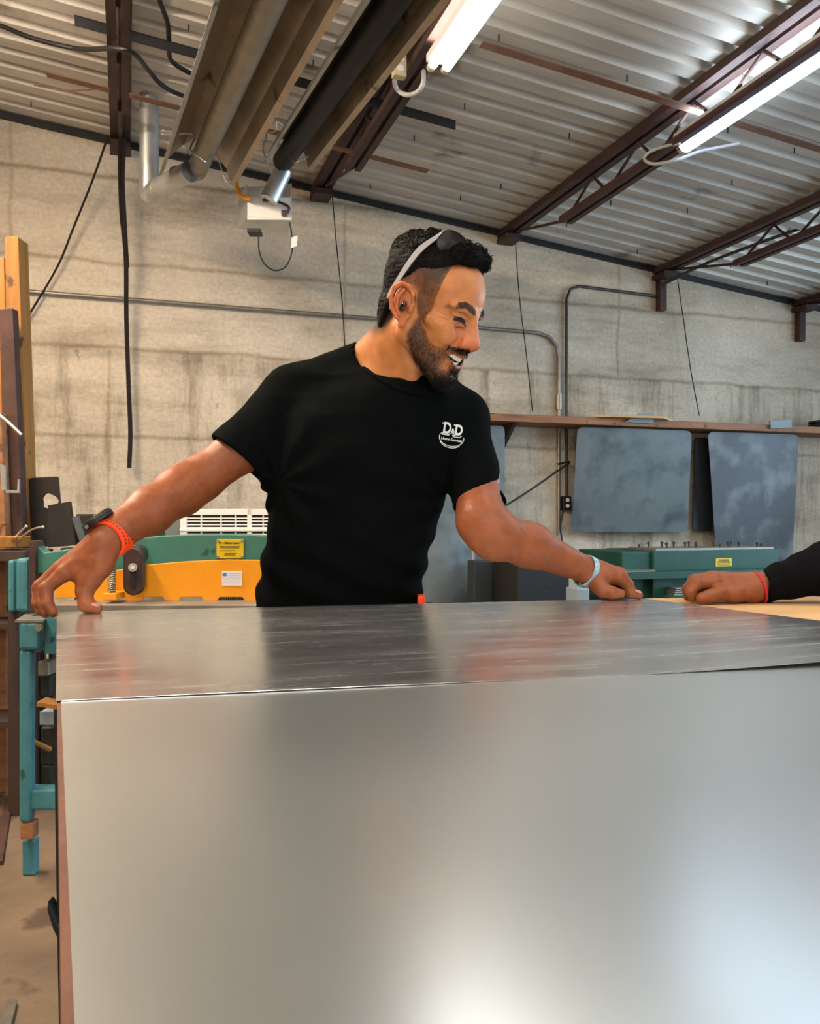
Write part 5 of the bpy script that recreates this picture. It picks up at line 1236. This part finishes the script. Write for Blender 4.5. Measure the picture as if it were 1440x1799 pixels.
def ringband(rx, ry, w_, a0, a1, oy, ox=0):
    n_ = 60; vs = []; fs = []
    for i in range(n_+1):
        a = R_(a0+(a1-a0)*i/n_); ww = w_
        for r_ in (-ww/2, ww/2): vs.append(tuple(onshirt((ox+(rx+r_)*math.cos(a))*k, (oy+(ry+r_)*math.sin(a))*k)))
    for i in range(n_): fs.append((2*i, 2*i+1, 2*i+3, 2*i+2))
    lg.add(vs, fs)
ringband(21.5, 14.5, 1.2, 165, 375, -6.5, -.0)
ringband(21.5, 17.5, 1.3, 208, 318, -6.5, -.0)
ringband(1, 1, .0001, 0, 1, 0)
for (x0, y0) in ((-10.5, 8), (9.5, 6.5)):                               # drop line under each D
    vs = [tuple(onshirt((x0+a)*k, (y0+b_)*k)) for a, b_ in ((-8, -9.6), (4, -9.6), (7.2, -6.6), (8.4, -6.8), (4.8, -11), (-8, -11))]; lg.add(vs, [(0, 1, 4, 5), (1, 2, 3, 4)])
lo_ = lg.build('chest_print', 'print_', tee, smooth=False)
rb_ = []
for px, py in ((618, 616), (630, 636), (650, 655), (676, 672), (704, 685), (732, 691), (756, 690), (775, 684)):
    dr_ = C(px, py, 1.4).normalized(); h = bvh.ray_cast(C(px, py, 1.3), dr_)
    if h[0]: rb_.append(h[0]-dr_*.0005)
if len(rb_) > 3: MB(MW).tube(smooth_path(rb_, 5), .0042, 8).build('neck_rib', 'shirt', tee)
# jeans and boots
jn = SDF(); jn.add(f_ell(PEL, (.155, .115, .125)), .04)
for m, an in zip((-1, 1), feet):
    hip = PEL+Vector((m*.085, 0, -.06)); kn = Vector((PEL.x+m*.12, 1.74, -.60))
    jn.add(f_cap(hip, kn, .092, .066), .03); jn.add(f_cap(kn, an, .066, .056), .02)
jn.disp = lambda P: .003*pn(P, 40, 21)
JV, JF = jn.mesh(.007); jo = np_object('jeans', [(npM(MW, JV), JF)], 'jeans', man)
def boot(an, yaw, par):
    s = SDF(); d = Vector((math.sin(yaw), -math.cos(yaw), 0)); g = Vector((an.x, an.y, -CAMZ))
    s.add(f_cap(an+Vector((0, 0, .03)), an+Vector((0, 0, -.04)), .048, .044), .01); s.add(f_ell(g+d*.08+Vector((0, 0, .045)), (.052, .13, .05), Matrix.Rotation(yaw, 3, 'Z')), .03)
    s.inter(f_half(g+Vector((0, 0, .002)), (0, 0, -1)), .004); V_, F_ = s.mesh(.006); return np_object('boot', [(npM(MW, V_), F_)], 'shoe', par)
for an in feet: boot(an, .1, man)
# orange tag at the belt (a bit of the tape measure clip)
o = MB(MW).box(C(733, 1047, 1.60), C(746, 1064, 1.60)+Vector((0, .04, 0))).build('tape_measure', 'orange', bevel=.003); tag(o, 'small orange tape measure clipped at the hem of the black t-shirt', 'tape measure')

# ---- sunglasses pushed up into the hair
sg = thing('sunglasses', 'sunglasses with dark lenses and pale grey temples pushed up on the hair', 'sunglasses', MW @ HMX @ Vector((.03, 0, .14)))
HMW = MW @ HMX
def lens_pts(m, n=28):                                                  # lens plane leans back over the hair
    c = Vector((.044, m*.056, .125)); ax = Vector((-.59, m*.75, .27)).normalized(); up_ = Vector((.50, m*-.10, .85)); up_ = (up_-ax*up_.dot(ax)).normalized()
    nn = ax.cross(up_); return [c+ax*(.028*math.copysign(abs(math.cos(a))**.8, math.cos(a)))+up_*(.021*math.copysign(abs(math.sin(a))**.8, math.sin(a)))+nn*(.004*m*math.cos(2*a)*0) for a in [2*math.pi*k/n for k in range(n)]], nn*m
for m in (1, -1):
    P, nn = lens_pts(m); c = sum(P, Vector())/len(P); up2 = nn if nn.x > 0 else -nn
    vs = [c+up2*.0045]+[c+(p-c)*.55+up2*.003 for p in P]+P; n_ = len(P); fs = [(0, 1+i, 1+(i+1) % n_) for i in range(n_)]+[(1+i, 1+n_+i, 1+n_+(i+1) % n_, 1+(i+1) % n_) for i in range(n_)]
    vs += [v-up2*.0018 for v in vs]; K = 1+2*n_; fs += [tuple(K+i for i in f[::-1]) for f in fs]+[(1+n_+i, 1+n_+(i+1) % n_, K+1+n_+(i+1) % n_, K+1+n_+i) for i in range(n_)]
    MB(HMW).add(vs, fs).build('lens', 'lens', sg, smooth=True)
    MB(HMW).tube(P, .0014, 8, closed=True).build('rim', 'nose_pad', sg)
MB(HMW).tube(bez((.061, -.035, .117+.01), (.064, -.022, .150), (.064, .022, .150), (.061, .035, .127), 14), .0015, 8).build('bridge', 'nose_pad', sg)
for m in (1, -1):
    # flat temple: from the hinge down past the hair to behind the ear
    path = [(.030, .0705, .1400), (.020, .0755, .128), (.000, .0805, .104), (-.012, .084, .078), (-.022, .086, .050), (-.029, .089, .026), (-.032, .090, .010)]
    wd_ = [.0035, .0035, .0055, .0050, .0042, .0036, .0030]
    pp = smooth_path([Vector((x, m*y, z)) for x, y, z in path], 4); ws = np.interp(np.linspace(0, 1, len(pp)), np.linspace(0, 1, len(wd_)), wd_)
    vs = []; fs = []
    for i, p in enumerate(pp):
        d = (pp[min(i+1, len(pp)-1)]-pp[max(i-1, 0)]).normalized(); o_ = Vector((0, m, 0)); s2 = d.cross(o_).normalized()
        for a_, b_ in ((-1, 0), (1, 0), (1, 1), (-1, 1)): vs.append(p+s2*ws[i]*a_+o_*(.0022*b_))
    for i in range(len(pp)-1):
        for j in range(4): fs.append((4*i+j, 4*i+(j+1) % 4, 4*i+4+(j+1) % 4, 4*i+4+j))
    fs += [(0, 1, 2, 3), tuple(4*(len(pp)-1)+j for j in range(4))[::-1]]
    MB(HMW).add(vs, fs).build('temple', 'glasses', sg, bevel=.0004)
    MB(HMW).tube([(.034, m*.068, .141), (.031, m*.070, .1405)], .002, 8).build('hinge', 'black', sg)
# ---- earbud
o = MB(HMW).ball((.001, -.0885, .0035), (.0058, .0045, .0092), 16, 12, Matrix.Rotation(R_(20), 3, 'Y')).build('earbud', 'gloss_black'); tag(o, 'small glossy black earbud in the ear turned to the camera', 'earbud')
# ---- smartwatch on the picture-left wrist
wc = C(196, 944, 1.415); wa = (C(262, 898, 1.50)-C(203, 936, 1.42)).normalized()
wt = thing('wrist_watch', 'round black watch with bright orange perforated strap on the wrist at left', 'watch', MW @ wc)
outd = Vector((-.66, -.45, .62)); outd = (outd-wa*outd.dot(wa)).normalized(); sd = wa.cross(outd)
def wpt(a, r, h): return wc+outd*(r*math.cos(a))+sd*(r*math.sin(a))+wa*h
holes = [(a, h) for a in [R_(48+11*i) for i in range(8)] for h in (-.0055, 0, .0055)]
b = MB(MW); n_ = 72
ring_in, ring_out = .0300, .0335; hw_ = .0155
for i in range(n_):
    a = 2*math.pi*i/n_; 
    if False: pass
vs = []; fs = []
for i in range(n_):
    a = 2*math.pi*i/n_; w2 = hw_*(1-.12*abs(math.sin(a)))
    for r_, h in ((ring_in, -w2), (ring_out, -w2*.94), (ring_out+.0006, 0), (ring_out, w2*.94), (ring_in, w2)): vs.append(wpt(a, r_, h))
for i in range(n_):
    j = (i+1) % n_
    for q in range(5): fs.append((5*i+q, 5*i+(q+1) % 5, 5*j+(q+1) % 5, 5*j+q))
strap_ = MB(MW).add(vs, fs).build('strap', 'orange', wt, smooth=True)
MT['orange_dark'] = mat('strap_hole', '8c2408', .7, var=.1)
for sg_ in (1, -1):
    hb = MB(MW)
    for i in range(9):
        for h in (-.0075, 0, .0075):
            a = sg_*R_(42+11*i+(5 if h == 0 else 0)); p = wpt(a, ring_out+.0003, h); q = wpt(a, ring_out+.0009, h); hb.tube([p, q], .0021, 8)
    hb.build('strap_holes', 'orange_dark', strap_)
case_c = wpt(0, ring_out+.003, 0)
MB(MW).tube([case_c-outd*.005, case_c+outd*.004], .0270, 32).build('case', 'black', wt, bevel=.001)
MB(MW).tube([case_c+outd*.004, case_c+outd*.0068], .0250, 32).build('bezel', 'cast', wt, bevel=.001)
MT['bronze'] = mat('watch_glass', '6b5a40', .12, .6, var=.2, coat=1)
MB(MW).tube([case_c+outd*.0068, case_c+outd*.0075], .0215, 32).build('watch_face', 'bronze', wt)
for h in (-.0278, .0278): MB(MW).tube([case_c+wa*h-outd*.001, case_c+wa*(h*1.1)-outd*.001], .003, 10).build('crown_button', 'galv', wt)
# ---- light blue wristband
bc = C(1029.5, 1004, 1.612); ba = (C(1028, 1001, 1.615)-C(930, 958, 1.56)).normalized(); u_ = ba.cross(Vector((0, 1, 0))).normalized(); v_ = ba.cross(u_)
vs = []; fs = []
for i in range(48):
    a = 2*math.pi*i/48
    for r_, h in ((.0290, -.0058), (.0312, -.0055), (.0314, 0), (.0312, .0055), (.0290, .0058)): vs.append(bc+u_*(r_*math.cos(a))+v_*(r_*math.sin(a))+ba*h)
for i in range(48):
    j = (i+1) % 48
    for q in range(5): fs.append((5*i+q, 5*i+(q+1) % 5, 5*j+(q+1) % 5, 5*j+q))
o = MB(MW).add(vs, fs).build('wristband', 'lightblue', smooth=True); tag(o, 'light blue mottled band on the laughing person\'s wrist', 'wristband')

# ---------------- the second person at the right edge
ORG2 = MW @ Vector((1.16, 1.92, -CAMZ))
p2 = thing('person', 'person in black fleece sleeve at the right edge, one hand resting on the plywood', 'person', ORG2)
a3 = SDF()
def f3(pts, rs, k=.004): a3.poly([C(*p) for p in pts], rs, k)
a3.add(f_cap(C(1440, 1000, 1.575), C(1326, 1033, 1.565), .034, .0245), .01)
for mp, r0, r1 in (((1254, 1021, 1.545), .0165, .0145), ((1252, 1017, 1.566), .017, .0145), ((1256, 1019, 1.587), .016, .0135), ((1264, 1026, 1.605), .015, .012)):
    f3([(1318, 1032, 1.565), mp], [r0*1.28, r1], .014)
f3([(1318, 1037, 1.552), (1285, 1042, 1.538)], [.019, .0165], .014)
f3([(1290, 1041, 1.540), (1264, 1041, 1.530), (1246, 1047, 1.524), (1231, 1050, 1.520)], [.0165, .0125, .0108, .0088], .006)
f3([(1254, 1021, 1.545), (1224, 1024, 1.540), (1213, 1038, 1.538), (1216, 1050, 1.540)], [.0140, .0115, .0098, .0080])
f3([(1252, 1017, 1.566), (1220, 1020, 1.562), (1208, 1035, 1.560), (1208, 1048, 1.562)], [.0142, .0118, .0100, .0082])
f3([(1256, 1019, 1.587), (1228, 1022, 1.588), (1215, 1035, 1.590), (1214, 1045, 1.592)], [.0130, .0110, .0096, .0080])
f3([(1264, 1026, 1.605), (1240, 1026, 1.612), (1228, 1036, 1.615), (1226, 1043, 1.616)], [.0115, .0100, .0088, .0076])
a3.disp = lambda P: .0006*pn(P, 220, 9)
A3V, A3F = a3.mesh(.002)
# head, facing the other person
DY2 = .20; V2 = Vector((0, DY2, 0))
HM2 = head_matrix((math.pi-.2, .25, 0), (1.02, 1.62+DY2, .47)); nb2 = Vector((1.10, 1.68+DY2, .33))
nk = SDF(); nk.add(f_cap(HM2 @ Vector((-.025, 0, -.02)), nb2, .056, .062), .01); nk.add(f_ell(nb2+Vector((0, 0, -.05)), (.09, .13, .06)), .03); N2V, N2F = nk.mesh(.005)
tor = SDF(); TC = Vector((1.16, 1.72, 0))
def trows(g): return [(a, b_, c, d+DY2, e) for a, b_, c, d, e in [(-.32, 1.18, .13-g, 1.74, .165-g), (-.1, 1.17, .125-g, 1.73, .16-g), (.05, 1.15, .13-g, 1.71, .17-g), (.18, 1.13, .13-g, 1.70, .18-g), (.26, 1.12, .10-g, 1.69, .17-g), (.30, 1.11, .075-g, 1.69, .11-g)]]
tor.add(f_loft(trows(.015)), .02); P2 = Vector((1.18, 1.74+DY2, -.33)); tor.add(f_ell(P2, (.105, .145, .12)), .04); ft2 = []
for m in (-1, 1):
    hip = P2+Vector((0, m*.085, -.06)); kn = Vector((1.16, 1.94+m*.11, -.62)); an = Vector((1.2, 1.94+m*.12, -CAMZ+.09)); ft2.append(an); tor.add(f_cap(hip, kn, .078, .052), .03); tor.add(f_cap(kn, an, .052, .036), .02)
T2V, T2F = tor.mesh(.007)
np_object('body', [(npM(MW @ HM2, HV), HF), (npM(MW, N2V), N2F), (npM(MW, A3V), A3F), (npM(MW, T2V), T2F)], 'skin', p2, [HC, flat(N2V, SK), flat(A3V, SKH), flat(T2V, SKH)])
make_head_parts(p2, HM2, True)
hd_ = SDF(); hd_.add(f_loft(trows(-.008)), .03)
S1 = Vector((1.11, 1.74, .22)); S2 = Vector((1.13, 2.06, .22)); hd_.add(f_cap(S1, S2, .07, .07), .04)
EL = C(1640, 975, 1.50)
cuff = C(1338, 1031, 1.563)
hd_.add(f_cap(S1, EL, .066, .058), .03); 
mid_ = C(1450, 999, 1.56)
hd_.add(f_cap(EL, mid_, .058, .046), .02); hd_.add(f_cone(mid_, cuff, .047, .0285), .012)
hd_.sub(f_cone(C(1370, 1022, 1.565), C(1330, 1033.5, 1.562), .0235, .0255), .002)
E2 = Vector((1.24, 2.27, -.06)); H2 = Vector((1.20, 2.14, -.27)); hd_.add(f_cap(S2, E2, .064, .055), .03); hd_.add(f_cap(E2, H2, .052, .04), .02)
hd_.add(f_cap(nb2+Vector((-.05, 0, .0)), nb2+Vector((.05, 0, .02)), .075, .08), .03)
hd_.sub(f_cap(nb2+Vector((-.01, 0, .03)), HM2 @ Vector((0, 0, 0)), .060, .085), .006)
hd_.disp = lambda P: .0035*pn(P, 40, 31)+.0022*np.sin(P[:, 0]*140+3*pn(P, 25, 33))*np.exp(-((P[:, 0]-.66)/.12)**2)*np.exp(-((P[:, 2]+.1)/.1)**2)+.0012*pn(P, 120, 34)
H2V, H2F = hd_.mesh(.0035); np_object('fleece_top', [(npM(MW, H2V), H2F)], 'hoodie', p2)
# the far hand hangs relaxed
a4 = SDF(); a4.add(f_cap(H2, H2+Vector((-.06, -.05, -.03)), .028, .027), .01)
K = H2+Vector((-.06, -.05, -.03))
for i in range(4):
    b0_ = K+Vector((-.055, -.02+i*.018-.02, -.008)); a4.add(f_cap(K, b0_, .024, .012), .012); a4.poly([b0_, b0_+Vector((-.030, -.006, -.016)), b0_+Vector((-.042, -.006, -.036))], [.0115, .0095, .008], .004)
a4.poly([K, K+Vector((-.02, -.045, -.01)), K+Vector((-.05, -.06, -.02))], [.018, .013, .009], .008)
V4, F4 = a4.mesh(.003); hand2 = np_object('far_hand', [(npM(MW, V4), F4)], 'skin', p2, [flat(V4, SKH)])
jn = SDF(); jn.add(f_ell(P2, (.118, .16, .125)), .04)
for m, an in zip((-1, 1), ft2):
    hip = P2+Vector((0, m*.085, -.06)); kn = Vector((1.16, 1.94+m*.11, -.62)); jn.add(f_cap(hip, kn, .09, .066), .03); jn.add(f_cap(kn, an, .066, .056), .02)
JV, JF = jn.mesh(.008); np_object('jeans', [(npM(MW, JV), JF)], 'jeans', p2)
for an in ft2: boot(an, -1.57, p2)
# red cord bracelet
bc = C(1331, 1032, 1.5645); ba = (C(1326, 1033, 1.565)-C(1440, 1000, 1.575)).normalized(); u_ = ba.cross(Vector((0, 1, 0))).normalized(); v_ = ba.cross(u_)
o = MB(MW).tube([bc+u_*(.0290*math.cos(a))+v_*(.0290*math.sin(a)) for a in [2*math.pi*k/36 for k in range(36)]], .0028, 8, closed=True).build('cord_bracelet', 'red'); tag(o, 'red cord bracelet at the edge of the black fleece cuff', 'bracelet')
